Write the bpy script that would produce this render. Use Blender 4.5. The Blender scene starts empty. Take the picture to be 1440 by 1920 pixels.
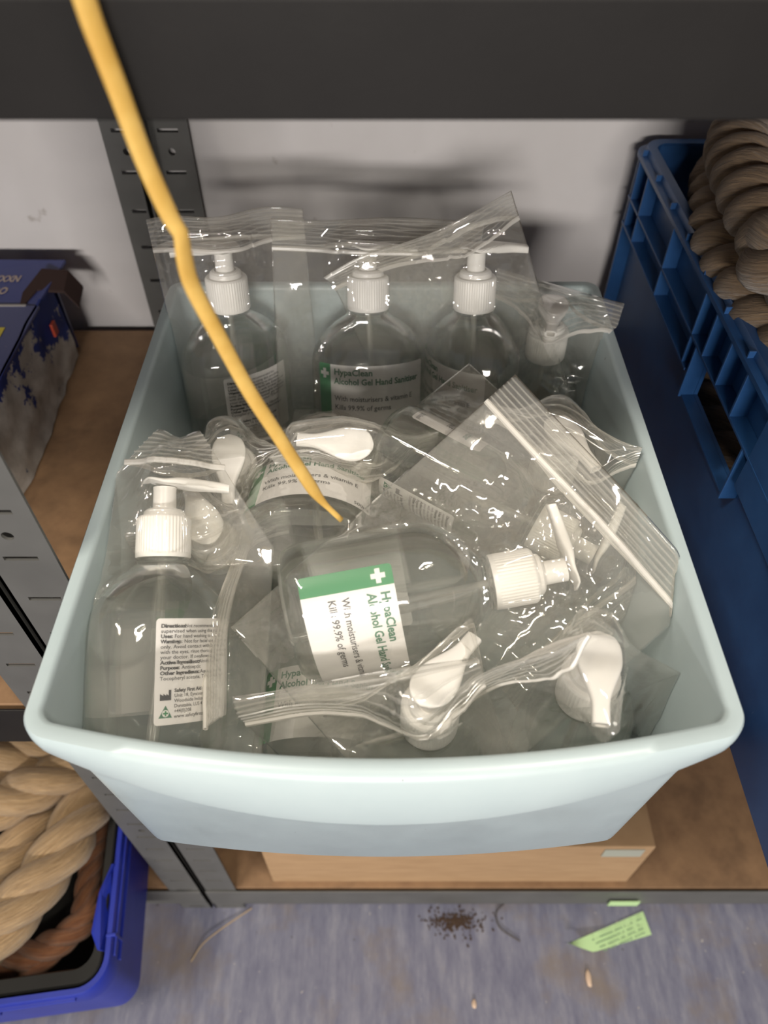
import bpy, bmesh, math, random
import numpy as np
from mathutils import Vector, Matrix, noise
random.seed(4)
S = bpy.context.scene
COL = S.collection
R = math.radians
PI = math.pi

# ------------------------------------------------------------------ camera, world, lights, exposure
PITCH = R(48.9)
CAMZ = 1.03
FPX = 1400.0
cam = bpy.data.cameras.new('camera')
camo = bpy.data.objects.new('camera', cam)
COL.objects.link(camo)
camo.location = (0, 0, CAMZ)
camo.rotation_euler = (PI / 2 - PITCH, 0, 0)
cam.sensor_fit = 'HORIZONTAL'
cam.sensor_width = 36.0
cam.lens = 36.0 * FPX / 1440.0
cam.clip_start = 0.01
cam.dof.use_dof = True
cam.dof.focus_distance = 0.445
cam.dof.aperture_fstop = 9.5
S.camera = camo

S.view_settings.view_transform = 'Standard'
S.view_settings.look = 'None'
S.view_settings.exposure = -0.12
S.view_settings.gamma = 1.0
S.view_settings.use_curve_mapping = False
S.cycles.use_denoising = True
S.cycles.max_bounces = 20
S.cycles.transparent_max_bounces = 40
S.cycles.transmission_bounces = 14
S.cycles.glossy_bounces = 5
S.cycles.diffuse_bounces = 5
S.cycles.sample_clamp_indirect = 8.0
S.cycles.use_adaptive_sampling = True
S.cycles.adaptive_threshold = 0.03

w = bpy.data.worlds.new('world')
S.world = w
w.use_nodes = True
w.node_tree.nodes['Background'].inputs[0].default_value = (0.80, 0.87, 1.0, 1)
w.node_tree.nodes['Background'].inputs[1].default_value = 0.18


def lamp(name, loc, target, sx, sy, power, col):
    l = bpy.data.lights.new(name, 'AREA')
    l.shape = 'RECTANGLE'
    l.size, l.size_y = sx, sy
    l.energy = power
    l.color = col
    o = bpy.data.objects.new(name, l)
    COL.objects.link(o)
    o.location = loc
    d = Vector(target) - Vector(loc)
    o.rotation_euler = d.to_track_quat('-Z', 'Y').to_euler()
    return o


WARM = (1.0, 0.90, 0.76)
COOL = (0.93, 0.96, 1.0)
lamp('ceiling_strip_light', (-0.75, -0.35, 2.35), (0, 0.15, 0.6), 0.55, 0.06, 25, WARM)
lamp('ceiling_strip_light', (0.65, -0.55, 2.35), (0, 0.15, 0.6), 0.55, 0.06, 22, WARM)
lamp('ceiling_strip_light', (-0.4, -7.0, 2.7), (0, 0.4, 0.7), 2.4, 0.35, 500, (1.0, 0.94, 0.88))

cp, sp = math.cos(PITCH), math.sin(PITCH)


def ray(u, v):
    x = (u - 720) / FPX
    y = -(v - 960) / FPX
    return Vector((x, cp + y * sp, -sp + y * cp))


def PZ(u, v, z):
    """point of the photographed place at height z"""
    d = ray(u, v)
    return Vector((0, 0, CAMZ)) + d * ((z - CAMZ) / d.z)


def PD(u, v, d):
    return Vector((0, 0, CAMZ)) + ray(u, v) * d


def PY(u, v, y):
    d = ray(u, v)
    return Vector((0, 0, CAMZ)) + d * (y / d.y)


# ------------------------------------------------------------------ materials
def new_mat(name):
    m = bpy.data.materials.new(name)
    m.use_nodes = True
    nt = m.node_tree
    b = nt.nodes['Principled BSDF']
    return m, nt, b


def simple(name, col, rough=0.5, metal=0.0, spec=0.5, sss=0.0):
    m, nt, b = new_mat(name)
    b.inputs['Base Color'].default_value = (*col, 1)
    b.inputs['Roughness'].default_value = rough
    b.inputs['Metallic'].default_value = metal
    b.inputs['Specular IOR Level'].default_value = spec
    if sss:
        b.inputs['Subsurface Weight'].default_value = sss
        b.inputs['Subsurface Radius'].default_value = (0.004, 0.004, 0.004)
    return m


def nz(nt, scale, detail=4, rough=0.55, vec=None, dist=0.0):
    n = nt.nodes.new('ShaderNodeTexNoise')
    n.inputs['Scale'].default_value = scale
    n.inputs['Detail'].default_value = detail
    n.inputs['Roughness'].default_value = rough
    n.inputs['Distortion'].default_value = dist
    if vec:
        nt.links.new(vec, n.inputs['Vector'])
    return n.outputs['Fac']


def coords(nt, scale=(1, 1, 1), kind='Object', rot=(0, 0, 0)):
    t = nt.nodes.new('ShaderNodeTexCoord')
    mp = nt.nodes.new('ShaderNodeMapping')
    mp.inputs['Scale'].default_value = scale
    mp.inputs['Rotation'].default_value = rot
    nt.links.new(t.outputs[kind], mp.inputs['Vector'])
    return mp.outputs['Vector']


def ramp(nt, fac, stops):
    r = nt.nodes.new('ShaderNodeValToRGB')
    el = r.color_ramp.elements
    while len(el) < len(stops):
        el.new(0.5)
    for e, (p, c) in zip(el, stops):
        e.position = p
        e.color = (*c, 1) if len(c) == 3 else c
    nt.links.new(fac, r.inputs['Fac'])
    return r.outputs['Color']


def mixc(nt, fac, a, b, mode='MIX'):
    m = nt.nodes.new('ShaderNodeMix')
    m.data_type = 'RGBA'
    m.blend_type = mode
    for key, val in ((0, fac), (6, a), (7, b)):
        if isinstance(val, (int, float)):
            m.inputs[key].default_value = val
        elif isinstance(val, tuple):
            m.inputs[key].default_value = (*val, 1)
        else:
            nt.links.new(val, m.inputs[key])
    return m.outputs[2]


def bump(nt, b, h, strength=0.3, dist=0.001):
    bp = nt.nodes.new('ShaderNodeBump')
    bp.inputs['Strength'].default_value = strength
    bp.inputs['Distance'].default_value = dist
    nt.links.new(h, bp.inputs['Height'])
    nt.links.new(bp.outputs['Normal'], b.inputs['Normal'])


def m_wall():
    m, nt, b = new_mat('painted_wall')
    v = coords(nt)
    c1 = ramp(nt, nz(nt, 5, 5, vec=v), [(0.3, (0.52, 0.50, 0.495)), (0.75, (0.62, 0.60, 0.60))])
    sp_ = ramp(nt, nz(nt, 38, 3, vec=v), [(0.70, (0, 0, 0)), (0.78, (1, 1, 1))])
    c = mixc(nt, sp_, c1, (0.36, 0.33, 0.31))
    nt.links.new(c, b.inputs['Base Color'])
    b.inputs['Roughness'].default_value = 0.55
    bump(nt, b, nz(nt, 60, 3, vec=v), 0.1, 0.002)
    return m


def m_floor():
    m, nt, b = new_mat('floor_paint')
    v = coords(nt, (14, 3.0, 1))
    v2 = coords(nt)
    c1 = ramp(nt, nz(nt, 5, 8, 0.7, vec=v), [(0.3, (0.115, 0.118, 0.185)), (0.5, (0.175, 0.180, 0.245)), (0.72, (0.27, 0.27, 0.32))])
    st = ramp(nt, nz(nt, 9, 6, 0.6, vec=v2), [(0.5, (0, 0, 0)), (0.72, (1, 1, 1))])
    c = mixc(nt, st, c1, (0.20, 0.16, 0.13))
    sp_ = ramp(nt, nz(nt, 130, 2, vec=v2), [(0.72, (0, 0, 0)), (0.76, (1, 1, 1))])
    c = mixc(nt, sp_, c, (0.38, 0.36, 0.35))
    sd = ramp(nt, nz(nt, 90, 2, vec=coords(nt, (1, 1, 1), 'Object', (0, 0, 1))), [(0.74, (0, 0, 0)), (0.78, (1, 1, 1))])
    c = mixc(nt, sd, c, (0.05, 0.045, 0.04))
    nt.links.new(c, b.inputs['Base Color'])
    b.inputs['Roughness'].default_value = 0.5
    bump(nt, b, nz(nt, 120, 4, vec=v2), 0.15, 0.001)
    return m


def m_board():
    m, nt, b = new_mat('shelf_board')
    v = coords(nt)
    c1 = ramp(nt, nz(nt, 40, 6, 0.7, vec=v), [(0.3, (0.21, 0.12, 0.062)), (0.7, (0.31, 0.185, 0.095))])
    st = ramp(nt, nz(nt, 11, 4, 0.6, vec=v), [(0.55, (0, 0, 0)), (0.68, (1, 1, 1))])
    f = nt.nodes.new('ShaderNodeMath')
    f.operation = 'MULTIPLY'
    f.inputs[1].default_value = 0.6
    nt.links.new(st, f.inputs[0])
    c = mixc(nt, f.outputs[0], c1, (0.13, 0.075, 0.04))
    nt.links.new(c, b.inputs['Base Color'])
    b.inputs['Roughness'].default_value = 0.65
    return m


def m_metal(name, col, spec=0.5):
    m, nt, b = new_mat(name)
    v = coords(nt)
    c = ramp(nt, nz(nt, 18, 5, vec=v), [(0.3, tuple(x * 0.85 for x in col)), (0.7, tuple(x * 1.12 for x in col))])
    nt.links.new(c, b.inputs['Base Color'])
    b.inputs['Roughness'].default_value = 0.45
    b.inputs['Specular IOR Level'].default_value = spec
    bump(nt, b, nz(nt, 400, 2, vec=v), 0.08, 0.0004)
    return m


def m_bin():
    m, nt, b = new_mat('bin_plastic')
    v = coords(nt)
    c1 = ramp(nt, nz(nt, 12, 5, vec=v), [(0.3, (0.45, 0.54, 0.56)), (0.7, (0.505, 0.595, 0.61))])
    sp_ = ramp(nt, nz(nt, 170, 2, vec=v), [(0.77, (0, 0, 0)), (0.79, (1, 1, 1))])
    c = mixc(nt, sp_, c1, (0.07, 0.07, 0.07))
    nt.links.new(c, b.inputs['Base Color'])
    r_ = ramp(nt, nz(nt, 30, 6, 0.7, vec=v), [(0.3, (0.28,) * 3), (0.8, (0.46,) * 3)])
    nt.links.new(r_, b.inputs['Roughness'])
    b.inputs['Subsurface Weight'].default_value = 0.15
    b.inputs['Subsurface Radius'].default_value = (0.006, 0.007, 0.007)
    bump(nt, b, nz(nt, 90, 3, vec=v), 0.05, 0.0008)
    return m


def m_crate(name, ca, cb, rough=0.38):
    m, nt, b = new_mat(name)
    v = coords(nt)
    c = ramp(nt, nz(nt, 22, 6, 0.65, vec=v), [(0.3, ca), (0.75, cb)])
    sc = ramp(nt, nz(nt, 60, 3, vec=coords(nt, (1, 5, 1), 'Object', (0.3, 0.5, 0))), [(0.74, (0, 0, 0)), (0.80, (1, 1, 1))])
    f = nt.nodes.new('ShaderNodeMath')
    f.operation = 'MULTIPLY'
    f.inputs[1].default_value = 0.25
    nt.links.new(sc, f.inputs[0])
    c = mixc(nt, f.outputs[0], c, (0.35, 0.42, 0.55))
    nt.links.new(c, b.inputs['Base Color'])
    b.inputs['Roughness'].default_value = rough
    return m


def m_rope(name, ca, cb, cc):
    m, nt, b = new_mat(name)
    v = coords(nt, (75, 520, 1), 'UV', (0, 0, 0))
    f = nz(nt, 1.0, 5, 0.7, vec=v, dist=0.6)
    v2 = coords(nt)
    big = nz(nt, 30, 4, vec=v2)
    c = ramp(nt, f, [(0.3, ca), (0.55, cb), (0.8, cc)])
    c = mixc(nt, big, c, mixc(nt, 0.5, c, ca))
    nt.links.new(c, b.inputs['Base Color'])
    b.inputs['Roughness'].default_value = 0.9
    b.inputs['Specular IOR Level'].default_value = 0.15
    b.inputs['Sheen Weight'].default_value = 0.3
    bump(nt, b, f, 0.9, 0.0022)
    return m


def m_film(name, milky, edge, power, rough=0.04, tint=(0.985, 0.985, 0.975)):
    m = bpy.data.materials.new(name)
    m.use_nodes = True
    nt = m.node_tree
    nt.nodes.remove(nt.nodes['Principled BSDF'])
    out = nt.nodes['Material Output']
    tr = nt.nodes.new('ShaderNodeBsdfTransparent')
    tr.inputs[0].default_value = (*tint, 1)
    gl = nt.nodes.new('ShaderNodeBsdfGlossy')
    gl.inputs['Roughness'].default_value = rough
    gl.inputs['Color'].default_value = (1, 1, 1, 1)
    df = nt.nodes.new('ShaderNodeBsdfDiffuse')
    df.inputs[0].default_value = (0.92, 0.89, 0.83, 1)
    tl = nt.nodes.new('ShaderNodeBsdfTranslucent')
    tl.inputs[0].default_value = (0.92, 0.89, 0.83, 1)
    md = nt.nodes.new('ShaderNodeMixShader')
    md.inputs[0].default_value = 0.5
    nt.links.new(df.outputs[0], md.inputs[1])
    nt.links.new(tl.outputs[0], md.inputs[2])
    m1 = nt.nodes.new('ShaderNodeMixShader')
    m1.inputs[0].default_value = milky
    nt.links.new(tr.outputs[0], m1.inputs[1])
    nt.links.new(md.outputs[0], m1.inputs[2])
    lw = nt.nodes.new('ShaderNodeLayerWeight')
    lw.inputs['Blend'].default_value = 0.5
    pw = nt.nodes.new('ShaderNodeMath')
    pw.operation = 'POWER'
    pw.inputs[1].default_value = power
    nt.links.new(lw.outputs['Facing'], pw.inputs[0])
    ma = nt.nodes.new('ShaderNodeMath')
    ma.operation = 'MULTIPLY_ADD'
    ma.inputs[1].default_value = edge
    ma.inputs[2].default_value = 0.07
    ma.use_clamp = True
    nt.links.new(pw.outputs[0], ma.inputs[0])
    m2 = nt.nodes.new('ShaderNodeMixShader')
    nt.links.new(ma.outputs[0], m2.inputs[0])
    nt.links.new(m1.outputs[0], m2.inputs[1])
    nt.links.new(gl.outputs[0], m2.inputs[2])
    nt.links.new(m2.outputs[0], out.inputs['Surface'])
    bp = nt.nodes.new('ShaderNodeBump')
    bp.inputs['Strength'].default_value = 0.25
    bp.inputs['Distance'].default_value = 0.0005
    n = nz(nt, 60, 1, 0.4, vec=coords(nt, (1, 1, 0.4)), dist=0.5)
    nt.links.new(n, bp.inputs['Height'])
    nt.links.new(bp.outputs['Normal'], gl.inputs['Normal'])
    return m


def m_gel():
    m = bpy.data.materials.new('clear_gel_bottle')
    m.use_nodes = True
    nt = m.node_tree
    nt.nodes.remove(nt.nodes['Principled BSDF'])
    out = nt.nodes['Material Output']
    g = nt.nodes.new('ShaderNodeBsdfGlass')
    g.inputs['IOR'].default_value = 1.38
    g.inputs['Roughness'].default_value = 0.0
    g.inputs['Color'].default_value = (0.985, 0.99, 0.98, 1)
    t = nt.nodes.new('ShaderNodeBsdfTransparent')
    t.inputs[0].default_value = (0.97, 0.98, 0.97, 1)
    mx = nt.nodes.new('ShaderNodeMixShader')
    mx.inputs[0].default_value = 0.48
    nt.links.new(g.outputs[0], mx.inputs[1])
    nt.links.new(t.outputs[0], mx.inputs[2])
    nt.links.new(mx.outputs[0], out.inputs['Surface'])
    return m


M = {
    'wall': m_wall(), 'floor': m_floor(), 'board': m_board(),
    'metal': m_metal('grey_steel', (0.105, 0.105, 0.10)),
    'beam': m_metal('shaded_steel_beam', (0.014, 0.013, 0.0125), 0.2),  # beam steel, shade from the viewer's body darkened into its base colour
    'bin': m_bin(),
    'crate_r': m_crate('dusty_blue_plastic', (0.013, 0.058, 0.175), (0.024, 0.090, 0.245)),
    'crate_l': m_crate('royal_blue_plastic', (0.013, 0.026, 0.28), (0.018, 0.036, 0.36)),
    'black': m_metal('black_plastic', (0.012, 0.012, 0.011)),
    'rope_l': m_rope('tan_rope', (0.22, 0.14, 0.07), (0.43, 0.29, 0.155), (0.60, 0.45, 0.27)),
    'rope_r': m_rope('brown_rope', (0.10, 0.063, 0.035), (0.25, 0.165, 0.092), (0.40, 0.285, 0.17)),
    'jute': m_rope('coir_rope', (0.16, 0.06, 0.03), (0.34, 0.15, 0.07), (0.50, 0.27, 0.14)),
    'film': m_film('clear_film', 0.125, 0.65, 3.0),
    'zip': m_film('zip_film', 0.22, 0.35, 2.0, 0.22, (0.95, 0.95, 0.94)),
    'bead': m_film('zip_bead', 0.80, 0.15, 2.0, 0.4, (0.95, 0.95, 0.95)),
    'gel': m_gel(),
    'white': simple('white_plastic', (0.86, 0.84, 0.80), 0.35, sss=0.1),
    'tube': m_film('pump_tube', 0.35, 0.3, 2.0, 0.2),
    'label': simple('label_white', (0.80, 0.78, 0.76), 0.35),
    'green': simple('label_green', (0.035, 0.235, 0.085), 0.35),
    'ink': simple('label_ink', (0.035, 0.035, 0.038), 0.5),
    'gink': simple('label_green_ink', (0.04, 0.17, 0.09), 0.5),
    'card': None,
    'yellow': None,
}


def m_card():
    m, nt, b = new_mat('cardboard')
    v = coords(nt, (1, 1, 6))
    c = ramp(nt, nz(nt, 30, 5, vec=v), [(0.3, (0.38, 0.235, 0.12)), (0.7, (0.45, 0.29, 0.155))])
    nt.links.new(c, b.inputs['Base Color'])
    b.inputs['Roughness'].default_value = 0.75
    return m


def m_yellow():
    m, nt, b = new_mat('yellow_cord')
    v = coords(nt)
    c = ramp(nt, nz(nt, 60, 3, vec=v), [(0.3, (0.58, 0.34, 0.07)), (0.7, (0.74, 0.49, 0.14))])
    nt.links.new(c, b.inputs['Base Color'])
    b.inputs['Roughness'].default_value = 0.4
    return m


M['card'] = m_card()
M['yellow'] = m_yellow()


# ------------------------------------------------------------------ helpers
def link(name, me, mats=(), parent=None, smooth=False, ang=None):
    o = bpy.data.objects.new(name, me)
    COL.objects.link(o)
    if parent:
        o.parent = parent
    for m in mats:
        me.materials.append(m)
    if smooth:
        for p in me.polygons:
            p.use_smooth = True
        if ang is not None:
            me.set_sharp_from_angle(angle=R(ang))
    return o


def obj(name, bm, mats, parent=None, smooth=False, ang=35, normals=True):
    if normals:
        bmesh.ops.recalc_face_normals(bm, faces=bm.faces)
    me = bpy.data.meshes.new(name)
    bm.to_mesh(me)
    bm.free()
    if not isinstance(mats, (list, tuple)):
        mats = [mats]
    return link(name, me, mats, parent, smooth, ang)


def empty(name, loc=(0, 0, 0), rot=None):
    o = bpy.data.objects.new(name, None)
    o.empty_display_size = 0.02
    COL.objects.link(o)
    o.location = loc
    if rot:
        o.rotation_euler = rot
    return o


def tag(o, label, cat, group=None, kind=None):
    if label:
        o['label'] = label
    if cat:
        o['category'] = cat
    if group:
        o['group'] = group
    if kind:
        o['kind'] = kind
    return o


def box(bm, x0, x1, y0, y1, z0, z1, bev=0.0, mi=0):
    vs = [bm.verts.new(p) for p in ((x0, y0, z0), (x1, y0, z0), (x1, y1, z0), (x0, y1, z0),
                                    (x0, y0, z1), (x1, y0, z1), (x1, y1, z1), (x0, y1, z1))]
    fs = [bm.faces.new([vs[i] for i in f]) for f in
          ((0, 3, 2, 1), (4, 5, 6, 7), (0, 1, 5, 4), (1, 2, 6, 5), (2, 3, 7, 6), (3, 0, 4, 7))]
    for f in fs:
        f.material_index = mi
    if bev:
        es = list({e for f in fs for e in f.edges})
        bmesh.ops.bevel(bm, geom=es, offset=bev, segments=2, affect='EDGES', profile=0.5)
    return vs


def ring_loft(bm, loops, cap0=True, cap1=True, mi=0, closed=True):
    vl = [[bm.verts.new(p) for p in lp] for lp in loops]
    n = len(vl[0])
    fs = []
    for a, b in zip(vl[:-1], vl[1:]):
        for i in range(n if closed else n - 1):
            j = (i + 1) % n
            fs.append(bm.faces.new((a[i], a[j], b[j], b[i])))
    if cap0:
        fs.append(bm.faces.new(list(reversed(vl[0]))))
    if cap1:
        fs.append(bm.faces.new(vl[-1]))
    for f in fs:
        f.material_index = mi
    return vl


def circle(r, z, n=48, c=(0, 0), r2=None):
    r2 = r if r2 is None else r2
    return [(c[0] + r * math.cos(2 * PI * i / n), c[1] + r2 * math.sin(2 * PI * i / n), z) for i in range(n)]


def smooth_path(pts, step=0.004):
    pts = [Vector(p) for p in pts]
    P = [pts[0] * 2 - pts[1]] + pts + [pts[-1] * 2 - pts[-2]]
    out = []
    for i in range(1, len(P) - 2):
        p0, p1, p2, p3 = P[i - 1:i + 3]
        n = max(2, int((p2 - p1).length / step))
        for k in range(n):
            t = k / n
            out.append(0.5 * ((2 * p1) + (p2 - p0) * t + (2 * p0 - 5 * p1 + 4 * p2 - p3) * t * t
                              + (3 * p1 - p0 - 3 * p2 + p3) * t ** 3))
    out.append(pts[-1])
    return out


def frames(path):
    T = [(path[min(i + 1, len(path) - 1)] - path[max(i - 1, 0)]).normalized() for i in range(len(path))]
    n = T[0].orthogonal().normalized()
    out = []
    for t in T:
        n = (n - t * n.dot(t)).normalized()
        out.append((t, n, t.cross(n)))
    return out


def tube(bm, path, radii, n=10, mi=0, flat=1.0, uv=None, cap=True):
    fr = frames(path)
    loops = []
    for i, (p, (t, a, b)) in enumerate(zip(path, fr)):
        r = radii[i] if hasattr(radii, '__len__') else radii
        loops.append([p + a * (r * math.cos(2 * PI * k / n)) + b * (r * flat * math.sin(2 * PI * k / n)) for k in range(n)])
    return ring_loft(bm, loops, cap, cap, mi)


def make_rope(name, pts, rad, mat, pitch_f=3.4, parent=None, hand=1, jitter=0.0, seg=14):
    path = smooth_path(pts, rad * 0.16)
    fr = frames(path)
    bm = bmesh.new()
    uvl = bm.loops.layers.uv.new('UVMap')
    s = [0.0]
    for i in range(1, len(path)):
        s.append(s[-1] + (path[i] - path[i - 1]).length)
    pitch = rad * 2 * pitch_f
    for k in range(3):
        ctr = []
        for i, p in enumerate(path):
            ph = hand * 2 * PI * s[i] / pitch + 2 * PI * k / 3
            t, a, b = fr[i]
            ctr.append(p + (a * math.cos(ph) + b * math.sin(ph)) * rad * 0.47)
        f2 = frames(ctr)
        vl = []
        for i, p in enumerate(ctr):
            t, a, b = f2[i]
            end = min(1.0, (min(i, len(ctr) - 1 - i) + 1) / 5.0)
            rr = rad * 0.56 * math.sqrt(end)
            lp = []
            for q in range(seg):
                th = 2 * PI * q / seg
                rj = rr * (1 + jitter * noise.noise(Vector((s[i] * 90, q * 1.7, k * 9.0))))
                lp.append(bm.verts.new(p + (a * math.cos(th) + b * math.sin(th)) * rj))
            vl.append(lp)
        for i in range(len(vl) - 1):
            for q in range(seg):
                j = (q + 1) % seg
                f = bm.faces.new((vl[i][q], vl[i][j], vl[i + 1][j], vl[i + 1][q]))
                us = [s[i], s[i], s[i + 1], s[i + 1]]
                vs = [q / seg, (q + 1) / seg, (q + 1) / seg, q / seg]
                for l_, uu, vv in zip(f.loops, us, vs):
                    l_[uvl].uv = (uu + vv * rad * 1.2, vv * rad * 3.5 + k)
        bm.faces.new(vl[0])
        bm.faces.new(vl[-1])
    return obj(name, bm, mat, parent, True, 60)


def plate_holes(bm, org, ux, uz, wid, cells, thick):
    """flat strip of cells stacked along uz; each cell (height, kind) with kind None/'slot'/'hole'"""
    org, ux, uz = Vector(org), Vector(ux), Vector(uz)
    nn = ux.cross(uz).normalized()
    z = 0.0
    faces = []
    vcache = {}

    def V(x, zz):
        key = (round(x, 6), round(zz, 6))
        if key not in vcache:
            vcache[key] = bm.verts.new(org + ux * x + uz * zz)
        return vcache[key]
    for h, kind in cells:
        if kind is None:
            faces.append(bm.faces.new((V(0, z), V(wid, z), V(wid, z + h), V(0, z + h))))
        else:
            cx, cz = wid / 2, z + h / 2
            outer = [(0, z), (wid, z), (wid, z + h), (0, z + h)]
            if kind == 'slot':
                hw, hh = wid * 0.25, 0.0017
                inner = [(cx - hw, cz - hh), (cx + hw, cz - hh), (cx + hw, cz + hh), (cx - hw, cz + hh)]
                for i in range(4):
                    j = (i + 1) % 4
                    faces.append(bm.faces.new((V(*outer[i]), V(*outer[j]), V(*inner[j]), V(*inner[i]))))
            else:
                r = 0.0032
                inn = [(cx + r * math.cos(R(225 + 15 * k)), cz + r * math.sin(R(225 + 15 * k))) for k in range(24)]
                for i in range(4):
                    j = (i + 1) % 4
                    seg = [V(*inn[(i * 6 + k) % 24]) for k in range(7)]
                    faces.append(bm.faces.new([V(*outer[i]), V(*outer[j])] + list(reversed(seg))))
        z += h
    r = bmesh.ops.extrude_face_region(bm, geom=faces)
    vs = [e for e in r['geom'] if isinstance(e, bmesh.types.BMVert)]
    bmesh.ops.translate(bm, verts=vs, vec=nn * thick)


# ------------------------------------------------------------------ room shell
WALL_Y = 0.70
bm = bmesh.new()
box(bm, -2.6, 2.6, WALL_Y, WALL_Y + 0.1, 0, 3.2)
tag(obj('wall_back', bm, M['wall']), 'white painted wall behind the shelving', None, kind='structure')
bm = bmesh.new()
box(bm, -2.6, 2.6, -4.5, WALL_Y, -0.1, 0)
tag(obj('floor', bm, M['floor']), 'blue grey painted concrete floor with dirt', None, kind='structure')

# ------------------------------------------------------------------ shelving units
SH_F, SH_B = 0.241, 0.69
Z_MID, Z_LOW, Z_TOP = 0.545, 0.080, 0.968


def upright(parent, x0, x1, side, front, name='upright_post'):
    """L-shaped perforated angle; side = x of the flange that runs in depth"""
    bm = bmesh.new()
    zs, cells = 0.0, []
    zslot0 = 0.7162 - 0.0373 * 19
    cells.append((zslot0 - 0.004, None))
    for k in range(32):
        cells.append((0.008, 'slot'))
        if k % 6 == 1:
            cells.append((0.0107, None))
            cells.append((0.008, 'hole'))
            cells.append((0.0106, None))
        else:
            cells.append((0.0293, None))
    wid = x1 - x0
    if front:
        plate_holes(bm, (x0, SH_F, 0), (1, 0, 0), (0, 0, 1), wid, cells, -0.0018)
        plate_holes(bm, (side, SH_F, 0), (0, 1, 0), (0, 0, 1), wid, cells, 0.0018 if side == x0 else -0.0018)
    else:
        plate_holes(bm, (x0, SH_B, 0), (1, 0, 0), (0, 0, 1), wid, cells, -0.0018)
        plate_holes(bm, (side, SH_B - wid, 0), (0, 1, 0), (0, 0, 1), wid, cells, 0.0018 if side == x0 else -0.0018)
    return obj(name, bm, M['metal'], parent)


def unit(xa, xb, label):
    root = empty('shelving_unit', ((xa + xb) / 2, (SH_F + SH_B) / 2, 0))
    tag(root, label, 'shelving')
    off = root.location.copy()
    parts = []
    pw = 0.037
    for fr_ in (True, False):
        parts.append(upright(root, xa, xa + pw, xa, fr_))
        parts.append(upright(root, xb - pw, xb, xb, fr_))
    for zt in (Z_LOW, Z_MID, Z_TOP):
        bm = bmesh.new()
        box(bm, xa + 0.003, xb - 0.003, SH_F + 0.0025, SH_B - 0.003, zt - 0.012, zt, 0.0008)
        parts.append(obj('shelf_board', bm, M['board'], root))
        for yy, sgn in ((SH_F + 0.002, 1), (SH_B - 0.002, -1)):
            bm = bmesh.new()
            # Z-section beam: face + lower return lip
            zb = zt - (0.031 if zt == Z_TOP else 0.052)
            ztop = zt - 0.001 if zt != Z_TOP else zt + 0.001
            y0, y1 = (yy - 0.0040, yy - 0.0022) if sgn > 0 else (yy - 0.0018, yy)
            box(bm, xa + 0.001, xb - 0.001, min(y0, y1), max(y0, y1), zb, ztop, 0.0006)
            if sgn > 0:
                box(bm, xa + 0.001, xb - 0.001, y1, y1 + 0.014, zb, zb + 0.0016)
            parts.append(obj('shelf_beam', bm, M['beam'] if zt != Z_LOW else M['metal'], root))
    for p in parts:
        p.data.transform(Matrix.Translation(-off))
    return root


unit(-0.2105, 0.92, 'dark grey steel shelving unit holding the pale bin and blue crate')
unit(-1.15, -0.2145, 'dark grey steel shelving unit on the left, holding the torn carton')

# ------------------------------------------------------------------ pale bin
BIN_FLOOR = Z_MID + 0.004


def bin_x(z):
    return 0.1465 + (z - 0.549) / 0.161 * 0.012


def bin_yf(z):
    return 0.155 - (z - 0.549) / 0.161 * 0.004


def bin_yb(z):
    return 0.497 + (z - 0.549) / 0.161 * 0.012


def bin_bow(z):
    return 0.010 + (z - 0.549) / 0.161 * 0.008


def bin_loop(xh, yf, yb, bow, z, r, drop=0.0, cut=0.0):
    pts = []

    def arc(cx, cy, a0):
        for k in range(9):
            a = R(a0 + 90 * k / 8)
            pts.append((cx + r * math.cos(a), cy + r * math.sin(a), z))
    nb, ns = 40, 16
    arc(-xh + r, yf + r, 180)
    for k in range(1, nb):
        pts.append((-xh + r + (2 * xh - 2 * r) * k / nb, yf, z))
    arc(xh - r, yf + r, 270)
    for k in range(1, ns):
        pts.append((xh, yf + r + (yb - yf - 2 * r) * k / ns, z))
    arc(xh - r, yb - r, 0)
    for k in range(1, nb):
        pts.append((xh - r - (2 * xh - 2 * r) * k / nb, yb, z))
    arc(-xh + r, yb - r, 90)
    for k in range(1, ns):
        pts.append((-xh, yb - r - (yb - yf - 2 * r) * k / ns, z))
    out = []
    for x, y, zz in pts:
        s = max(0.0, 1 - (x / xh) ** 2)
        fr_ = max(0.0, min(1.0, 1 - (y - yf) / 0.02))
        out.append((x, y - bow * s * fr_, zz - drop * (s ** 0.8) * fr_))
    return out


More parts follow.
